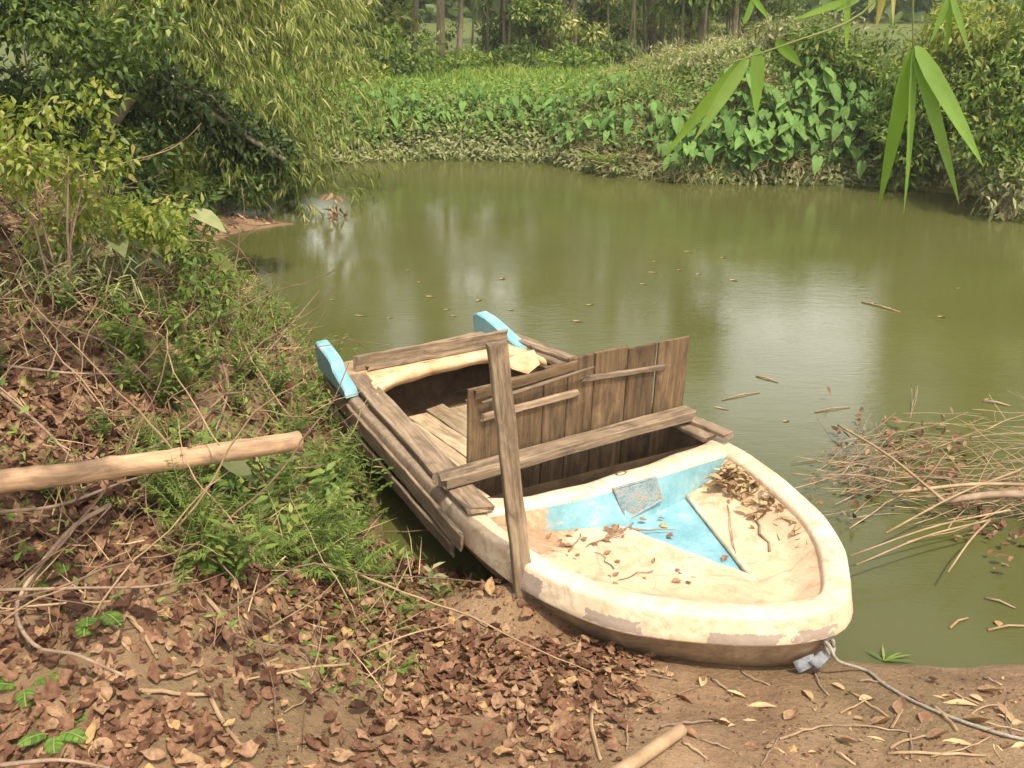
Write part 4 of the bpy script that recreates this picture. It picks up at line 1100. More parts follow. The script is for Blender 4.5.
# the leaning limb with its own shade-toned leaves is the second tree of the bank
bl2 = [(*px3(x_, y_, 8.2+.1*k), .30, .3, .2) for k, (x_, y_) in enumerate([(150, 75), (180, 95), (205, 112), (230, 128), (255, 145), (272, 152), (240, 135), (195, 105), (170, 120), (130, 100), (110, 130), (140, 150), (160, 180), (120, 180), (90, 150)])]
p_a = px3(90, 215, 8.3); p_b = px3(215, 115, 8.3)
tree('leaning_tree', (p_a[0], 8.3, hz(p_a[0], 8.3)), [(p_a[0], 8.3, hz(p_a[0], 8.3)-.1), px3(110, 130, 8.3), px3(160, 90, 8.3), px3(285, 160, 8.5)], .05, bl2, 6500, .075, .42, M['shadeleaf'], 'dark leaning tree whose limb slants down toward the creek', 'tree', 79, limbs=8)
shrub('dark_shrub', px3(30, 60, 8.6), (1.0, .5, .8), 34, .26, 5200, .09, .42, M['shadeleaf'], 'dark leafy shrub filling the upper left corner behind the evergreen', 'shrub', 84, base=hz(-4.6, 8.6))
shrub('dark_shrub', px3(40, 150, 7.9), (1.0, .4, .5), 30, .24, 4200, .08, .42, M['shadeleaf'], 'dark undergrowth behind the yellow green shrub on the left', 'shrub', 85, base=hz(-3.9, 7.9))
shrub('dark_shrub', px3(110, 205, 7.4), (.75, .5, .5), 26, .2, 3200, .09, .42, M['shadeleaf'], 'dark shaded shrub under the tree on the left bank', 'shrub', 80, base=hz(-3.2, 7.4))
shrub('dark_shrub', px3(200, 168, 11.0), (.75, .4, .40), 26, .2, 4200, .085, .4, M['darkleaf'], 'small leaved shrub behind the sandy spit', 'shrub', 81, base=hz(-4.2, 11.0))
shrub('green_shrub', px3(262, 160, 11.9), (.6, .4, .45), 24, .2, 3400, .09, .4, M['midleaf'], 'light green shrub between the dark shrubs and the water', 'shrub', 82, base=hz(-3.6, 11.9))
shrub('green_shrub', px3(155, 165, 8.9), (.35, .4, .45), 20, .17, 1500, .08, .4, M['limeleaf'], 'sunlit green shrub glowing behind the dark leaning limb', 'shrub', 83, base=hz(-3.4, 8.9))
def bamboo(base, spec, label, seed, leafn=15, ll=.15, mat=None):
    """clump of arching culms, each with its side twigs and hanging leaves"""
    r = np.random.default_rng(seed); root = empty('bamboo_clump', base); b = Vector(base)
    for (tip, apex) in spec:
        s0 = Vector((r.normal()*.25, r.normal()*.25, -.1)); pts = catmull([tuple(s0), tuple((Vector(apex)-b)*.55+Vector((0, 0, .25))), tuple(Vector(apex)-b), tuple(Vector(tip)-b)], 34)
        cu = MB(); cu.tube(pts, [.022*(1-.85*i/33)+.002 for i in range(34)], 6, False)
        P, D, N = [], [], []
        for i in range(8, 34):
            for k in range(3):
                a_ = r.uniform(0, 6.28); d0 = Vector((math.cos(a_), math.sin(a_), .25)); L = r.uniform(.3, .75)
                tw = arc(pts[i], d0, L, 6, 1.0, r, .08); cu.tube(tw, [.003]*6+[.001], 3, False)
                for j in range(leafn):
                    t = .25+.75*r.random(); kk = min(int(t*6), 5); p = tw[kk].lerp(tw[kk+1], t*6-kk); ax = tw[kk+1]-tw[kk]
                    P.append(p); D.append(ax.normalized()*.6+Vector((r.normal()*.5, r.normal()*.5, -.55+r.normal()*.3))); N.append(Vector((r.normal()*.4, r.normal()*.4, 1)))
        c_ = cu.build('culm', M['stem'], root, True)
        n = len(P); lf = ll*r.uniform(.6, 1.25, n)
        leaves('foliage', P, D, N, lf, lf*.13, mat or M['bamboo'], c_, 'lance', .3, .1)
    return tag(root, label, 'bamboo')
sp = []
for (x_, y_, Yd, ax_, ay_) in [(335, 190, 10.6, 290, -40), (300, 180, 10.3, 250, -30), (320, 120, 10.8, 280, -60), (350, 70, 11.2, 300, -90), (270, 175, 9.8, 220, 0), (240, 150, 9.4, 200, -20), (210, 130, 9.2, 175, -40), (290, 100, 10.2, 240, -70), (250, 70, 9.6, 210, -90), (330, 40, 10.9, 270, -110), (180, 80, 9.0, 165, -60), (300, 215, 10.1, 270, 20), (365, 110, 11.6, 320, -60), (225, 190, 9.6, 190, 10), (355, 150, 11.3, 320, 0), (320, 60, 10.4, 270, -80), (230, 100, 9.6, 190, -60), (285, 140, 10.0, 240, -30), (160, 40, 9.0, 150, -100), (275, 30, 10.2, 230, -120), (200, 40, 9.3, 180, -120)]:
    sp.append((px3(x_, y_, Yd+1.3), px3(ax_, ay_, Yd+1.8)))
bamboo((-4.9, 11.9, hz(-4.9, 11.9)), sp, 'arching bamboo clump hanging its pale leaves over the creek at the upper left', 91)

r5 = np.random.default_rng(500)
blS = [(r5.uniform(-3.4, -.55), r5.uniform(-.2, 3.0), r5.uniform(4.3, 5.6), .34, .34, .22) for _ in range(34)]  # crown of an unseen tree, added to dapple the left bank with shade
tree('shade_tree', (-4.2, .4, hz(-4.2, .4)), [(-4.2, .4, hz(-4.2, .4)-.1), (-4.0, .5, 2.4), (-3.2, .8, 4.2), (-2.2, 1.2, 5.2)], .14, blS, 12000, .10, .4, M['midleaf'], 'tree leaning over the left bank from outside the view and dappling it with shade', 'tree', 501, limbs=8)
# ------------------------------------------------------------------ far bank
r3 = np.random.default_rng(101)
# field grass and bank cover
X, Y = scatter((-9, 5), (14.9, 26), 90000, r3)
d = water_sd(X, Y); keep = (d > .55) & (r3.random(len(X)) < .75)
X, Y = X[keep], Y[keep]; n = len(X); lf = r3.uniform(.10, .26, n)
D = unit(np.stack([r3.normal(size=n)*.55, r3.normal(size=n)*.55, np.ones(n)], -1))
o = leaves('field_grass', on_ground(X, Y, -.01), D, rand_unit(n, r3), lf, lf*.10+.004, M['grass'], None, 'blade', .4, 0.0, np.clip(.5+vnoise(X, Y, .5, 41)+r3.normal(size=n)*.18, 0, 1))
tag(o, 'bright green grass of the field behind the far bank', 'grass', kind='stuff')
X, Y = scatter((-4, 9), (12.0, 17), 60000, r3); d = water_sd(X, Y); keep = (d > -.02) & (d < 1.1) & (Y > 11.8)
X, Y, d = X[keep], Y[keep], d[keep]; n = len(X); lf = r3.uniform(.05, .12, n); g = gnormal(X, Y)
D = unit(rand_unit(n, r3)+g*.5+np.array([0, -.4, -.3]))
o = leaves('bank_creepers', on_ground(X, Y)+g*(r3.random(n)*.16)[:, None], D, g+np.array([0, -.5, .6]), lf, lf*.42, M['paleleaf'], None, 'tri', .3, .1, np.clip(d*.7*0+r3.random(n)*.75+.3*vnoise(X, Y, .9, 43), 0, 1))
tag(o, 'tangle of dull creeping leaves covering the face of the far bank', 'creepers', kind='stuff')
X, Y = scatter((-4, 4), (14.0, 19.5), 44000, r3); d = water_sd(X, Y); keep = (d > .3) & (d < 3.2) & (r3.random(len(X)) < np.where(d < 2, 1, .7))
X, Y, d = X[keep], Y[keep], d[keep]; n = len(X); lf = r3.uniform(.05, .11, n); g = gnormal(X, Y)
D = unit(rand_unit(n, r3)+g*.3+np.array([0, -.5, -.1]))
o = leaves('bank_leaves', on_ground(X, Y)+g*(r3.random(n)*.22)[:, None], D, g+np.array([0, -.6, .7]), lf, lf*.5, M['carpet'], None, 'tri', .3, .1)
tag(o, 'low green leafy cover along the top of the far bank', 'ground cover', kind='stuff')
# dry grass hanging from the raised right part of the far bank
X, Y = scatter((1.0, 4.6), (13.0, 18), 60000, r3); d = water_sd(X, Y); P0_ = on_ground(X, Y); px, py = pix(P0_)
keep = (d > .05) & (px > 590) & (px < 850) & (py < 172) & (r3.random(len(X)) < np.where(px > 730, .25, .5)*np.where(px < 640, .45, 1)*np.where(vnoise(X, Y, 1.6, 56) > .05, .35, 1))
X, Y, P0_ = X[keep], Y[keep], P0_[keep]; n = len(X); lf = r3.uniform(.15, .42, n)
cl_n = np.stack([vnoise(X, Y, 2.3, 51), vnoise(X, Y, 2.3, 52), vnoise(X, Y, 2.3, 53)], -1)*2.2
D = unit(gnormal(X, Y)*.6+np.array([-.2, -.5, -.05])+cl_n+rand_unit(n, r3)*.55)
o = leaves('dry_grass', P0_, D, rand_unit(n, r3)+UPZ, lf, .012, M['drygrass'], None, 'blade', 1.0, 0, np.clip(r3.random(n)*.6+.2+vnoise(X, Y, 1.1, 54)*.9, 0, 1)); 
tag(o, 'dry tan grass hanging down the raised part of the far bank', 'grass', kind='stuff')
# taro
def taro_proto(n, L, h, seed):
    r = np.random.default_rng(seed); root = empty('taro_plant')
    for i in range(n):
        a_ = i/n*6.28+r.normal()*.4; hh = h*r.uniform(.6, 1.1); sp_ = h*r.uniform(.2, .55)
        e = Vector((math.cos(a_)*sp_, math.sin(a_)*sp_-.1*h, hh))
        lf = leaves('leaf', [tuple(e)], [(math.cos(a_)*.45+r.normal()*.15, math.sin(a_)*.35-.45, -.5+r.normal()*.3)], [(math.cos(a_)*.3+r.normal()*.2, math.sin(a_)*.3-.5+r.normal()*.2, .95)], L*r.uniform(.5, 1.15), L*.62*r.uniform(.7, 1.1), M['taro'], root, 'heart', r.uniform(.0, .4), r.uniform(-.05, .3), [r.random()])
        MB().tube([(0, 0, -.05), e*.55+Vector((0, 0, h*.08)), e], .008, 4, False).build('stalk', M['petiole'], lf, True)
    return root
tp_ = [taro_proto(6, .25, .55, 5), taro_proto(7, .23, .5, 6), taro_proto(5, .27, .6, 7), taro_proto(7, .20, .45, 8)]
def put_taro(x_, y_, s, label, group):
    p = gpt(x_, y_)
    o = copy_tree(tp_[int(r3.integers(0, 4))]); o.location = (p.x, p.y, max(p.z, .02)-.02); o.scale = (s, s, s); o.rotation_euler = (0, 0, r3.normal()*.5)
    tag(o, label, 'taro plant', group)
for i in range(112):
    while True:
        x_ = r3.uniform(672, 872); y_ = r3.uniform(92, 184)
        if y_ > 92+((x_-800)/120)**2*38 and not (x_ < 720 and y_ < 140): break
    put_taro(x_, y_, r3.uniform(.62, 1.0), 'broad heart leaved taro plant in the thick patch below the dry grass', 'taro plants in the large patch')
for i in range(34):
    put_taro(r3.uniform(545, 668), r3.uniform(106, 160), r3.uniform(.5, .85), 'taro plant in the small patch at the bend of the far bank', 'taro plants at the bend')
for i in range(44):
    put_taro(365+190*r3.random()**1.5, r3.uniform(112, 146), r3.uniform(.4, .72), 'taro plant in the row left of the middle of the far bank', 'taro plants in the left row')
for r_ in tp_: drop(r_)
# spiky plant at the waterline
P, D, N = [], [], []
for i in range(46):
    a_ = r3.uniform(0, 6.28); P.append((r3.normal()*.03, r3.normal()*.03, 0)); D.append((math.cos(a_)*.7, math.sin(a_)*.7-.15, r3.uniform(.3, 1.1))); N.append((0, 0, 1))
o = leaves('spiky_plant', P, D, N, r3.uniform(.35, .6, 46), .035, M['grass'], None, 'lance', .35, .2); q = gpt(607, 168); o.location = (q.x, q.y, .08)
tag(o, 'spiky tuft of long blades at the waterline of the bend', 'plant')
# shrubs of the far bank: row before the trees
for k, (x_, y_, Yd, rx, rz_, m_, lab) in enumerate([
  (395, 62, 21.5, 1.1, .62, 'midleaf', 'rounded green shrub at the left end of the row before the trees'), (430, 78, 20.8, .9, .42, 'midleaf', 'low green shrub in front of the thick trunk'),
  (475, 72, 21.5, .9, .5, 'midleaf', 'green shrub just right of the thick trunk'), (520, 70, 22, .9, .45, 'darkleaf', 'dark green shrub in the middle of the row'), (565, 66, 22.5, .9, .40, 'midleaf', 'green shrub right of the dark one'), (612, 62, 23, .8, .35, 'darkleaf', 'low dark shrub at the right end of the row'),
  (500, 32, 27, 1.6, .75, 'midleaf', 'loose green undergrowth between the trunks left of the middle'), (560, 30, 27.5, 1.6, .75, 'darkleaf', 'dark undergrowth between the trunks of the grove'), (610, 25, 28, 1.3, .6, 'bamboo', 'pale hanging foliage left of the bright gap'), (690, 25, 28.5, 1.6, .65, 'bamboo', 'pale hanging foliage right of the bright gap'), (375, 22, 25, 1.4, .7, 'darkleaf', 'dark foliage behind the trunks at the left of the tree line'),
  (352, 60, 20, .9, .65, 'darkleaf', 'dark shrub beside the hanging bamboo'), (340, 105, 17.5, .7, .45, 'midleaf', 'green shrub at the left end of the far bank'), (365, 95, 18.2, .6, .35, 'limeleaf', 'yellow green shrub at the far left of the field')]):
    shrub('green_shrub', px3(x_, y_, Yd), (rx, .8, rz_), 26, .3, 2600, .13, .4, M[m_], lab, 'shrub', 200+k, base=hz(px3(x_, y_, Yd)[0], Yd))
# dark understorey and trees
base_tree = []
def far_tree_proto(seed, h, mat, crown_r, ll, low):
    r = np.random.default_rng(seed)
    bb = []
    for k in range(34):
        z_ = h*(low+(1-low)*r.random()); q = crown_r*(1.1-.55*abs((z_/h-.62)/.5)); a_ = r.uniform(0, 6.28); d_ = q*r.random()**.5
        s_ = r.uniform(.35, .85); bb.append((math.cos(a_)*d_, math.sin(a_)*d_, z_, s_, s_, s_*.65))
    o = tree('far_tree', (0, 0, 0), [(0, 0, -.1), (r.normal()*.1, 0, h*.3), (r.normal()*.25, r.normal()*.2, h*.65), (r.normal()*.3, 0, h*.95)], .03+.009*h, bb, 6500, ll, .36, mat, 'tree', 'tree', seed, 9)
    return o
ft = [far_tree_proto(301, 11, M['midleaf'], 2.3, .24, .18), far_tree_proto(302, 9, M['bamboo'], 2.0, .22, .08), far_tree_proto(303, 14, M['bamboo'], 2.0, .26, .25), far_tree_proto(304, 7, M['midleaf'], 1.9, .22, .10)]
fts = [(440, 60, 22.5, 2, .62, 'tree with the thick leaning trunk behind the row of shrubs'), (413, 55, 24, 2, .5, 'slender tree just left of the thick trunk'), (458, 52, 24.5, 2, .45, 'thin trunk standing just right of the thick one'),
 (357, 48, 23, 1, 1.1, 'dark leafy tree at the left end of the tree line'), (505, 50, 25.5, 3, .6, 'dark tree behind the middle of the shrub row'), (545, 48, 26, 3, .8, 'mid green tree hanging its leaves low in the middle of the tree line'), (575, 48, 26, 1, .7, 'dark tree right of the middle of the tree line'),
 (603, 46, 27, 0, .6, 'tall green tree left of the bright gap in the tree line'), (655, 44, 28, 2, .8, 'slender tall tree right of the bright gap'), (700, 42, 27, 3, 1.1, 'green tree behind the dry grass of the raised bank'), (735, 36, 26, 0, .62, 'dark tree behind the top of the dry grass'), (770, 25, 27, 3, .55, 'tall tree behind the large taro patch'), (385, 42, 28, 3, .7, 'far green tree glimpsed between the left trunks'), (560, 40, 31, 0, .75, 'tall tree in the second row behind the middle')]
for k, (x_, y_, Yd, i, s_, lab) in enumerate(fts):
    p = px3(x_, y_, Yd); o = copy_tree(ft[i]); o.location = (p[0], Yd, hz(p[0], Yd)-.05); o.scale = (s_, s_, s_); o.rotation_euler = (0, r3.normal()*.03, r3.uniform(0, 6.28)); o['label'] = lab; o['group'] = 'trees in line behind the far bank'
    o.name = 'far_tree'
for k, (X_, Y_, i, s_, lab) in enumerate([(10.5, 21, 0, 1.0, 'tall tree at the right behind the creepers'), (13, 18, 1, 1.2, 'dark tree beyond the right edge bushes'), (-7, 19, 1, 1.1, 'dark tree behind the hanging bamboo'), (-10, 16, 0, 1.2, 'tall tree far behind the left bank'), (-8, 12, 1, 1.1, 'dark tree behind the dark evergreen on the left'), (8.6, 16.5, 3, .9, 'bushy tree behind the right hand shrubs')]):
    o = copy_tree(ft[i]); o.location = (X_, Y_, hz(X_, Y_)-.05); o.scale = (s_,)*3; o.rotation_euler = (0, 0, r3.uniform(0, 6.28)); o['label'] = lab; o.name = 'far_tree'; o['group'] = 'trees in line behind the far bank'
for r_ in ft: drop(r_)
# thin bamboo-like poles right of the gap
pole_me = MB().tube([(0, 0, -.1), (.05, 0, 2), (.02, 0, 4), (.1, 0, 7)], [.05, .045, .04, .015], 7).build('tmp', M['bark'], None, True)
pm = pole_me.data; bpy.data.objects.remove(pole_me)
for k in range(30):
    x_ = 470+k*9.2+r3.normal()*3; Yd = r3.uniform(25, 29); p = px3(x_, 45, Yd)
    o = bpy.data.objects.new('bare_trunk', pm); col.objects.link(o); o.location = (p[0], Yd, hz(p[0], Yd)); s_ = r3.uniform(.4, .9); o.scale = (s_, s_, 1.1); o.rotation_euler = (r3.normal()*.04, r3.normal()*.04, r3.uniform(0, 6.28))
    tag(o, 'thin bare trunk in the shady grove behind the field', 'trunk', 'thin trunks of the grove')
# far wood closing the field
X = r3.uniform(-60, 60, 16000); Y = r3.uniform(48, 60, 16000); Z = .7+7*r3.random(16000)**1.3*(.6+.8*(vnoise(X, Y, .15, 61)+.5))
P = np.stack([X, Y, Z], -1); n = len(P)
o = leaves('far_wood', P, unit(rand_unit(n, r3)+np.array([0, 0, -.4])), rand_unit(n, r3)*.6+np.array([0, -.5, .7]), r3.uniform(.7, 1.4, n), .5, M['midleaf'], None, 'lance', .2, .1); tag(o, 'far green wood closing the view beyond the field', 'wood', kind='stuff')
# right hand shrubs
for k, (x_, y_, Yd, rad, ncl, nl, ll, m_, lab) in enumerate([
  (935, 90, 13.2, (1.0, .8, .75), 44, 7000, .095, 'midleaf', 'large glossy leaved shrub above the water at the right'),
  (1010, 130, 11.6, (.55, .6, .85), 30, 3200, .095, 'midleaf', 'dark creeper covered shrub at the right edge'),
  (860, 60, 14.6, (.9, .7, .6), 34, 4600, .11, 'midleaf', 'green shrub above the taro patch'),
  (985, 30, 13.0, (.9, .8, .6), 30, 4200, .10, 'limeleaf', 'light green shrub at the upper right corner'),
  (1012, 190, 11.2, (.30, .3, .30), 14, 420, .13, 'paleleaf', 'pale leaved bush hanging into the water at the right edge'),
  (900, 150, 12.9, (.5, .4, .35), 18, 1000, .12, 'midleaf', 'shaded low bush behind the hanging bamboo leaves'),
  (965, 165, 12.3, (.45, .4, .3), 18, 800, .11, 'paleleaf', 'shaded bush at the waterline near the right edge'),
  (800, 45, 15.6, (.8, .7, .4), 24, 1900, .11, 'paleleaf', 'dull leaved bush on the crest of the raised bank'),
  (705, 62, 15.6, (1.0, .6, .25), 36, 3000, .075, 'paleleaf', 'pale creeper sprawling over the top of the dry grass'),
  (655, 100, 15.0, (.8, .5, .22), 30, 2300, .075, 'midleaf', 'green creeper over the left shoulder of the dry grass'),
  (745, 82, 14.6, (.6, .4, .3), 26, 1900, .08, 'paleleaf', 'pale creeper between the dry grass and the large taro patch'),
  (1060, 60, 12.2, (.8, .7, 1.0), 30, 2400, .17, 'midleaf', 'green shrub cut off by the right edge')]):
    c = px3(x_, y_, Yd); shrub('glossy_shrub', c, rad, ncl, .28, nl, ll, .36, M[m_], lab, 'shrub', 400+k, base=max(.05, hz(c[0], Yd)))

# ------------------------------------------------------------------ near bamboo hanging into the top of the view
root = empty('hanging_bamboo', (2.2, -.6, hz(2.2, -.6))); b = root.location.copy()
tag(root, 'bamboo leaning overhead with long pointed green leaves hanging in front of the far bank', 'bamboo')
YN = 1.25
def NP(x_, y_, dy=0.0): return aty(x_, y_, YN+dy)-b
arch = catmull([(0, 0, -.1), (.1, .4, 1.6), tuple(NP(985, -230)), tuple(NP(905, -190)), tuple(NP(760, -120))], 40)
MB().tube(arch, [.016*(1-.85*i/39)+.0015 for i in range(40)], 8).build('culm', M['stem'], root, True)
for pts in ([NP(905, -190), NP(914, -60), NP(913, 0), NP(913, 49)], [NP(870, -170), NP(890, -40), NP(861, 14), NP(790, 43), NP(719, 67)], [NP(935, -200), NP(952, -60), NP(950, -5)], [NP(790, -140), NP(770, -60), NP(752, -4)], [NP(870, -170), NP(868, -80), NP(862, -4)]):
    cm = catmull([tuple(p) for p in pts], 16)
    MB().tube(cm, [.0022*(1-.6*i/15) for i in range(16)], 5).build('twig', M['stem'], root, True)
nl_ = [((911, 49), (880, 211), 20, .04, .5), ((913, 50), (910, 213), 13, 0, .6), ((914, 48), (962, 203), 17, -.03, .55), ((916, 46), (985, 164), 21, -.05, .65),
       ((744, 59), (663, 158), 17, .03, .7), ((748, 58), (695, 140), 16, -.02, .75), ((757, 48), (757, 118), 18, 0, .6), ((776, 41), (803, 67), 14, .02, .5), ((744, 24), (762, -22), 8, 0, .6),
       ((847, -12), (847, 53), 8, 0, .7), ((886, -20), (876, 31), 9, .03, .97), ((893, -20), (894, 24), 6, .0, .97), ((950, -5), (931, 43), 8, 0, .5), ((950, -5), (947, 55), 9, .02, .6), ((951, -5), (971, 55), 8, -.02, .6), ((862, -4), (790, 20), 10, .03, .75), ((862, -4), (835, 12), 8, .0, .7), ((752, -4), (770, 20), 7, 0, .5)]
for (x0, y0), (x1, y1), wpx, dy, rv in nl_:
    a_ = NP(x0, y0); e_ = NP(x1, y1, dy); L = (e_-a_).length
    leaves('leaf', [tuple(a_)], [tuple(e_-a_)], [(r3.normal()*.25, -1, .35)], L*1.02, wpx*.76/FOC*YN*1.02, M['nearleaf'], root, 'long', .05, .10, [rv])

# ------------------------------------------------------------------ brush heap in the water on the right
def wpt(x_, y_, z=0.03): return at(x_, y_, z)
for (a_, e_, r_, lab, m_) in [((892, 493), (1060, 486), .011, 'long tan branch lying level across the floating brush heap', 'straw'), ((938, 502), (1060, 497), .022, 'thickest branch of the floating brush heap', 'twig'),
   ((838, 425), (944, 501), .008, 'pale bent branch slanting down across the floating brush heap', 'straw'), ((850, 556), (1010, 510), .005, 'thin straw reaching from the brush heap toward the boat bow', 'straw'), ((856, 565), (990, 520), .005, 'lowest thin straw sticking out of the brush heap toward the boat', 'straw'),
   ((815, 476), (905, 485), .005, 'twig end poking left out of the brush heap', 'twig'), ((948, 572), (990, 520), .005, 'short twig hanging down from the lower edge of the brush heap', 'straw'), ((886, 533), (1020, 470), .006, 'straight stalk rising to the right through the brush heap', 'straw')]:
    A_, B_ = wpt(*a_, .10), wpt(*e_, .15); mid = A_.lerp(B_, .5)+Vector((0, 0, .03))
    stick('floating_branch', catmull([tuple(A_), tuple(mid), tuple(B_)], 10), r_*.8, r_, M[m_], lab, 'branch', 'main branches of the brush heap')
r4 = np.random.default_rng(55); tw_me = []
for k in range(9):
    pts = arc((-.35, 0, 0), (1, 0, .1), r4.uniform(.6, .95), 12, r4.normal()*.25, r4, .09); mbt = MB(); mbt.tube(pts, [.0045-.0028*i/12 for i in range(13)], 5)
    for q in range(2):
        i = int(r4.integers(3, 9)); mbt.tube(arc(pts[i], (pts[i+1]-pts[i])+Vector((r4.normal()*.04, r4.normal()*.06, .03)), .3, 6, .2, r4, .08), [.0022]*7, 4)
    o = mbt.build('tmp', M['straw'] if k % 4 else M['twig'], None, True); tw_me.append(o.data); bpy.data.objects.remove(o)
for k in range(120):
    t = r4.random(); x_ = 840+t*260; spread = 15+42*min(1, t*2.2); y_ = 468+t*12+r4.normal()*spread*.55; y_ = min(max(y_, 405), 545)
    p = wpt(x_, y_, 0); o = bpy.data.objects.new('floating_twig', tw_me[k % 9]); col.objects.link(o)
    o.location = (p.x, p.y, r4.uniform(.0, .10)*min(1, .3+t)); o.rotation_euler = (r4.normal()*.25, r4.normal()*.07, r4.normal()*.36+(.1 if r4.random() < .88 else 1.2)); s_ = r4.uniform(.5, 1.05); o.scale = (s_*1.15, s_*.85, s_*.32)
    tag(o, 'thin dry twig tangled in the floating brush heap right of the boat', 'twig', 'twigs tangled in the brush heap')
for k in range(14):
    x_ = 800+r4.random()*60; p = wpt(x_, 470+r4.normal()*22, 0); o = bpy.data.objects.new('floating_twig', tw_me[k % 9]); col.objects.link(o)
    o.location = (p.x, p.y, .004); o.rotation_euler = (0, 0, r4.uniform(0, 6.28)); s_ = r4.uniform(.2, .45); o.scale = (s_, s_, s_*.3)
    tag(o, 'small twig adrift between the boat and the brush heap', 'twig', 'small twigs adrift by the brush heap')
n = 260; cx_ = r4.choice([(855, 497), (872, 440), (1000, 512), (905, 470), (960, 480), (1010, 545), (930, 445)], n); P = []
for c in cx_:
    p = wpt(c[0]+r4.normal()*24, c[1]+r4.normal()*14, 0); P.append((p.x, p.y, r4.uniform(.005, .07)))
lf = r4.uniform(.03, .07, n); o = leaves('brush_leaves', P, rand_unit(n, r4)*[1, 1, .4], rand_unit(n, r4)*.6+UPZ, lf, lf*.5, M['dead'], None, 'oval', r4.uniform(-.3, .3, n), .2); tag(o, 'brown dead leaves caught in the floating brush heap', 'dead leaves', kind='stuff')

# ------------------------------------------------------------------ things adrift on the water
fl = [(870, 303), (890, 309), (990, 403), (700, 275), (680, 270), (765, 378), (720, 410), (650, 273), (735, 283), (790, 420), (360, 317), (385, 318), (270, 320), (300, 326), (445, 308), (455, 316), (510, 308), (590, 308), (575, 322), (430, 295), (420, 285), (640, 285), (1010, 304), (985, 318), (660, 182), (690, 262), (775, 310), (835, 262), (870, 285), (560, 270), (620, 240), (540, 290), (480, 300), (690, 250), (720, 258), (655, 265), (940, 318), (960, 290), (505, 275), (410, 270), (330, 300), (310, 330), (745, 360), (700, 395), (830, 330), (905, 340), (355, 240), (460, 235)]
for i, (x_, y_) in enumerate(fl[:22]+fl[32:42]):
    p = at(x_+r4.normal()*2, y_+r4.normal()*2, .001)
    put_leaf('floating_leaf', fprotos[int(r4.integers(0, 4))], p, r4.uniform(-.6, .6), (0, 0, 1), r4.uniform(.5, .95)*(1 if y_ > 240 else 1.2), 'pale dry leaf floating on the green water', 'floating leaf', 'leaves floating on the creek')
for (x0, y0, x1, y1, lab, m_, rr_) in [(862, 302, 900, 312, 'tan bent stick floating in the middle of the creek at the right', 'straw', .008), (983, 401, 1010, 406, 'dark stick floating above the brush heap', 'twig', .010), (722, 400, 760, 392, 'thin pale straw floating off the bow side of the boat', 'straw', .005), (950, 628, 968, 618, 'short pale straw floating in the dark water at the lower right', 'straw', .006), (988, 630, 1030, 626, 'long straw floating at the lower right edge', 'straw', .006), (815, 412, 850, 407, 'pale straw floating at the tip of the brush heap', 'straw', .005), (756, 376, 778, 382, 'pale straw adrift in the bright reflection', 'straw', .006), (985, 598, 1015, 608, 'reddish twig sunk in the water at the right', 'twig', .006)]:
    A_, B_ = at(x0, y0, .004), at(x1, y1, .004); stick('floating_stick', [A_, A_.lerp(B_, .5)+Vector((0, .01, .006)), B_], rr_, rr_*.7, M[m_], lab, 'floating stick')
p = at(1002, 622, .005); put_leaf('floating_leaf', protos[3], p, .2, (0, 0, 1), 1.1, 'yellow leaf floating against the long straw at the lower right edge', 'floating leaf', None)
P, D, N = [], [], []
for a_, e_ in [(.25, .9), (.8, 1.2), (1.3, .8), (-.1, 1.0), (2.2, .5), (.5, .7)]:
    P.append((0, 0, 0)); D.append((math.cos(a_), math.sin(a_), .25)); N.append((0, 0, 1))
o = leaves('water_sprig', P, D, N, [.13, .11, .1, .12, .09, .1], .012, M['midleaf'], None, 'lance', .2, .1); o.location = at(884, 661, .01); tag(o, 'green sprig standing in the shallow water beside the bow', 'plant')
# dead leaf spray over the far water
q = px3(337, 205, 11.2); P = [(r4.normal()*.05, r4.normal()*.05, r4.uniform(-.14, .14)) for _ in range(16)]
o = leaves('dead_spray', P, rand_unit(16, r4)+[0, 0, -.5], rand_unit(16, r4), .13, .05, M['dead'], None, 'lance', .3, .2); o.location = (q[0], q[1], .16); tag(o, 'brown dead leaf spray standing in the water below the hanging bamboo', 'dead leaves')
MB().tube([(0, 0, -.25), (0, .01, .1)], .006, 5).build('stem', M['twig'], o)
# ------------------------------------------------------------------ mooring rope and cloth
bow = BM @ Vector((.02, .05, .245))
rp = [bow+Vector((-.03, .05, -.01)), bow+Vector((.0, -.03, -.03)), bow+Vector((.03, -.05, -.08))]+[gpt(x_, y_)+Vector((0, 0, .012)) for x_, y_ in [(862, 672), (884, 688), (915, 705), (950, 720), (985, 732), (1030, 745), (1090, 760)]]
cm = catmull([tuple(p) for p in rp], 60)
for p in cm[16:]: p[2] = max(p[2], hz(p[0], p[1])+.008)
o = stick('mooring_rope', cm, .0062, .0062, M['rope'], 'frayed grey mooring rope running from the bow over the mud to the right', 'rope', None, 7)
kn = MB()
for k in range(3):
    pts = [bow+Vector((.016*math.cos(a_*.63+k)-.005*k, -.028+.012*math.sin(a_*.63+k), -.035+.034*math.sin(a_*.63))) for a_ in range(11)]; kn.tube([p-cm_ for p, cm_ in zip(pts, [Vector(rp[0])]*11)], .0075, 6)
kn.build('knot', M['rope'], o, True)
cl_ = [bow+Vector((0, -.03, -.05)), (BM @ Vector((.03, .09, .14)))+Vector((-.02, -.03, 0)), gpt(815, 664, .05)+Vector((0, 0, .02)), gpt(796, 668, .03)]
cm = catmull([tuple(p) for p in cl_], 14)
o = stick('cloth_strap', cm, .022, .028, M['cloth'], 'dirty grey cloth strap tied under the bow beside the rope', 'strap', None, 8, .3)
HAZE = .0012
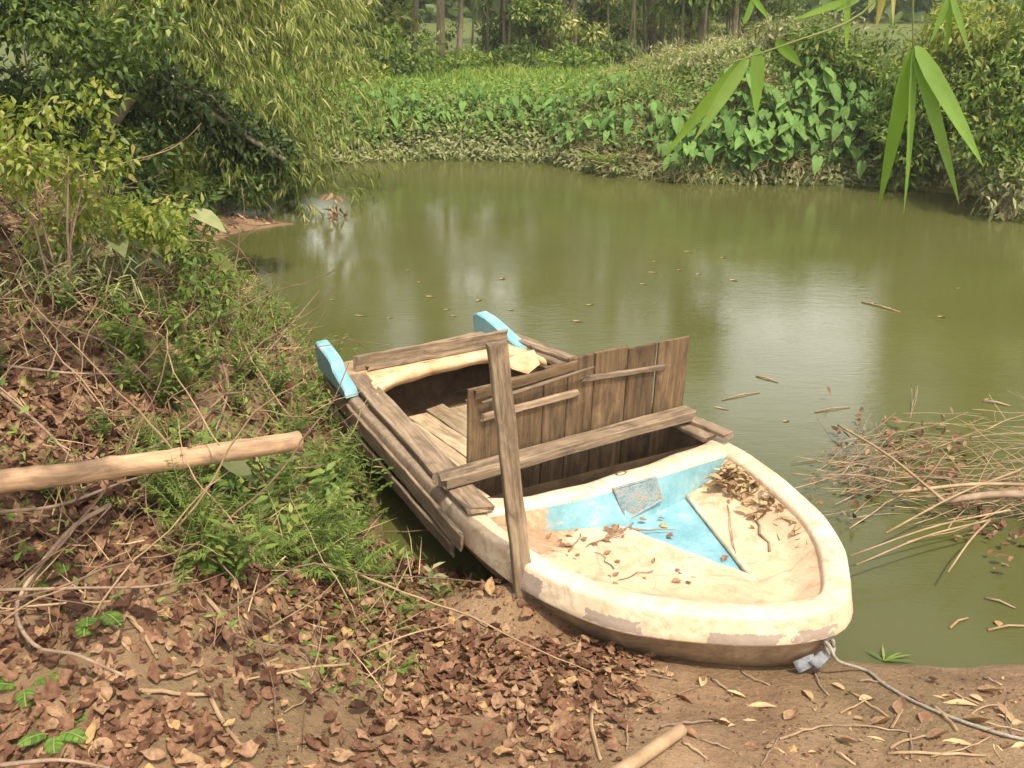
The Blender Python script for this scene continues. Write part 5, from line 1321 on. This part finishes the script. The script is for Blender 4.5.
# ------------------------------------------------------------------ thin haze volume that softens contrast
hb = MB(); hb.loft([[(-70, -20, -1.7), (70, -20, -1.7), (70, 75, -1.7), (-70, 75, -1.7)], [(-70, -20, 18), (70, -20, 18), (70, 75, 18), (-70, 75, 18)]], True, True, True)
hm, hnt, hout = newmat('haze_air')
pv = hnt.nodes.new('ShaderNodeVolumePrincipled'); pv.inputs['Color'].default_value = (.95, .96, .90, 1); pv.inputs['Density'].default_value = HAZE; pv.inputs['Anisotropy'].default_value = .2
hnt.links.new(pv.outputs[0], hout.inputs['Volume'])
haze = hb.build('haze', hm); tag(haze, kind='stuff')
# ------------------------------------------------------------------ light
sun_dir = Vector((.30, -.50, 1.15)).normalized()         # towards the sun
el = math.asin(sun_dir.z); az = math.atan2(sun_dir.x, sun_dir.y)
sd = bpy.data.lights.new('sun', 'SUN'); sd.energy = 3.7; sd.angle = R(.6); sd.color = (1.0, .93, .80)
so = bpy.data.objects.new('sun', sd); col.objects.link(so)
so.rotation_euler = (-sun_dir).to_track_quat('-Z', 'Y').to_euler()
w = bpy.data.worlds.new('World'); scene.world = w; w.use_nodes = True
nt = w.node_tree; nt.nodes.clear()
wo = nt.nodes.new('ShaderNodeOutputWorld'); bg = nt.nodes.new('ShaderNodeBackground'); sk = nt.nodes.new('ShaderNodeTexSky')
sk.sky_type = 'NISHITA'; sk.sun_disc = False; sk.sun_elevation = el; sk.sun_rotation = az
sk.dust_density = 6.0; sk.air_density = 1.0; sk.ozone_density = .6
bg.inputs[1].default_value = .15
# unseen bright cloud band, added low in the sky for glints on the water
tcw = nt.nodes.new('ShaderNodeTexCoord'); sx = nt.nodes.new('ShaderNodeSeparateXYZ'); nt.links.new(tcw.outputs['Generated'], sx.inputs[0])
mpw = nt.nodes.new('ShaderNodeMapping'); mpw.inputs['Scale'].default_value = (1, 1, 2.6); nt.links.new(tcw.outputs['Generated'], mpw.inputs[0])
cn = noise(nt, mpw.outputs[0], 2.6, 7, .6)
cm_ = ramp(nt, cn, [(.30, gray(.25)), (.55, gray(1))])
hz_ = ramp(nt, sx.outputs[2], [(0.0, gray(1)), (.34, gray(1)), (.46, gray(.2)), (1.0, gray(.03))])
cl_f = mathn(nt, 'MULTIPLY', cm_, hz_)
skc = mixc(nt, cl_f, sk.outputs[0], (15.0, 14.6, 13.8))
nt.links.new(skc, bg.inputs[0]); nt.links.new(bg.outputs[0], wo.inputs[0])
scene.view_settings.view_transform = 'Standard'; scene.view_settings.look = 'None'
scene.view_settings.exposure = 0.5; scene.view_settings.gamma = 1
scene.cycles.max_bounces = 6; scene.cycles.diffuse_bounces = 3; scene.cycles.glossy_bounces = 3; scene.cycles.transmission_bounces = 3
scene.cycles.volume_bounces = 0; scene.cycles.use_denoising = True
scene.render.film_transparent = False
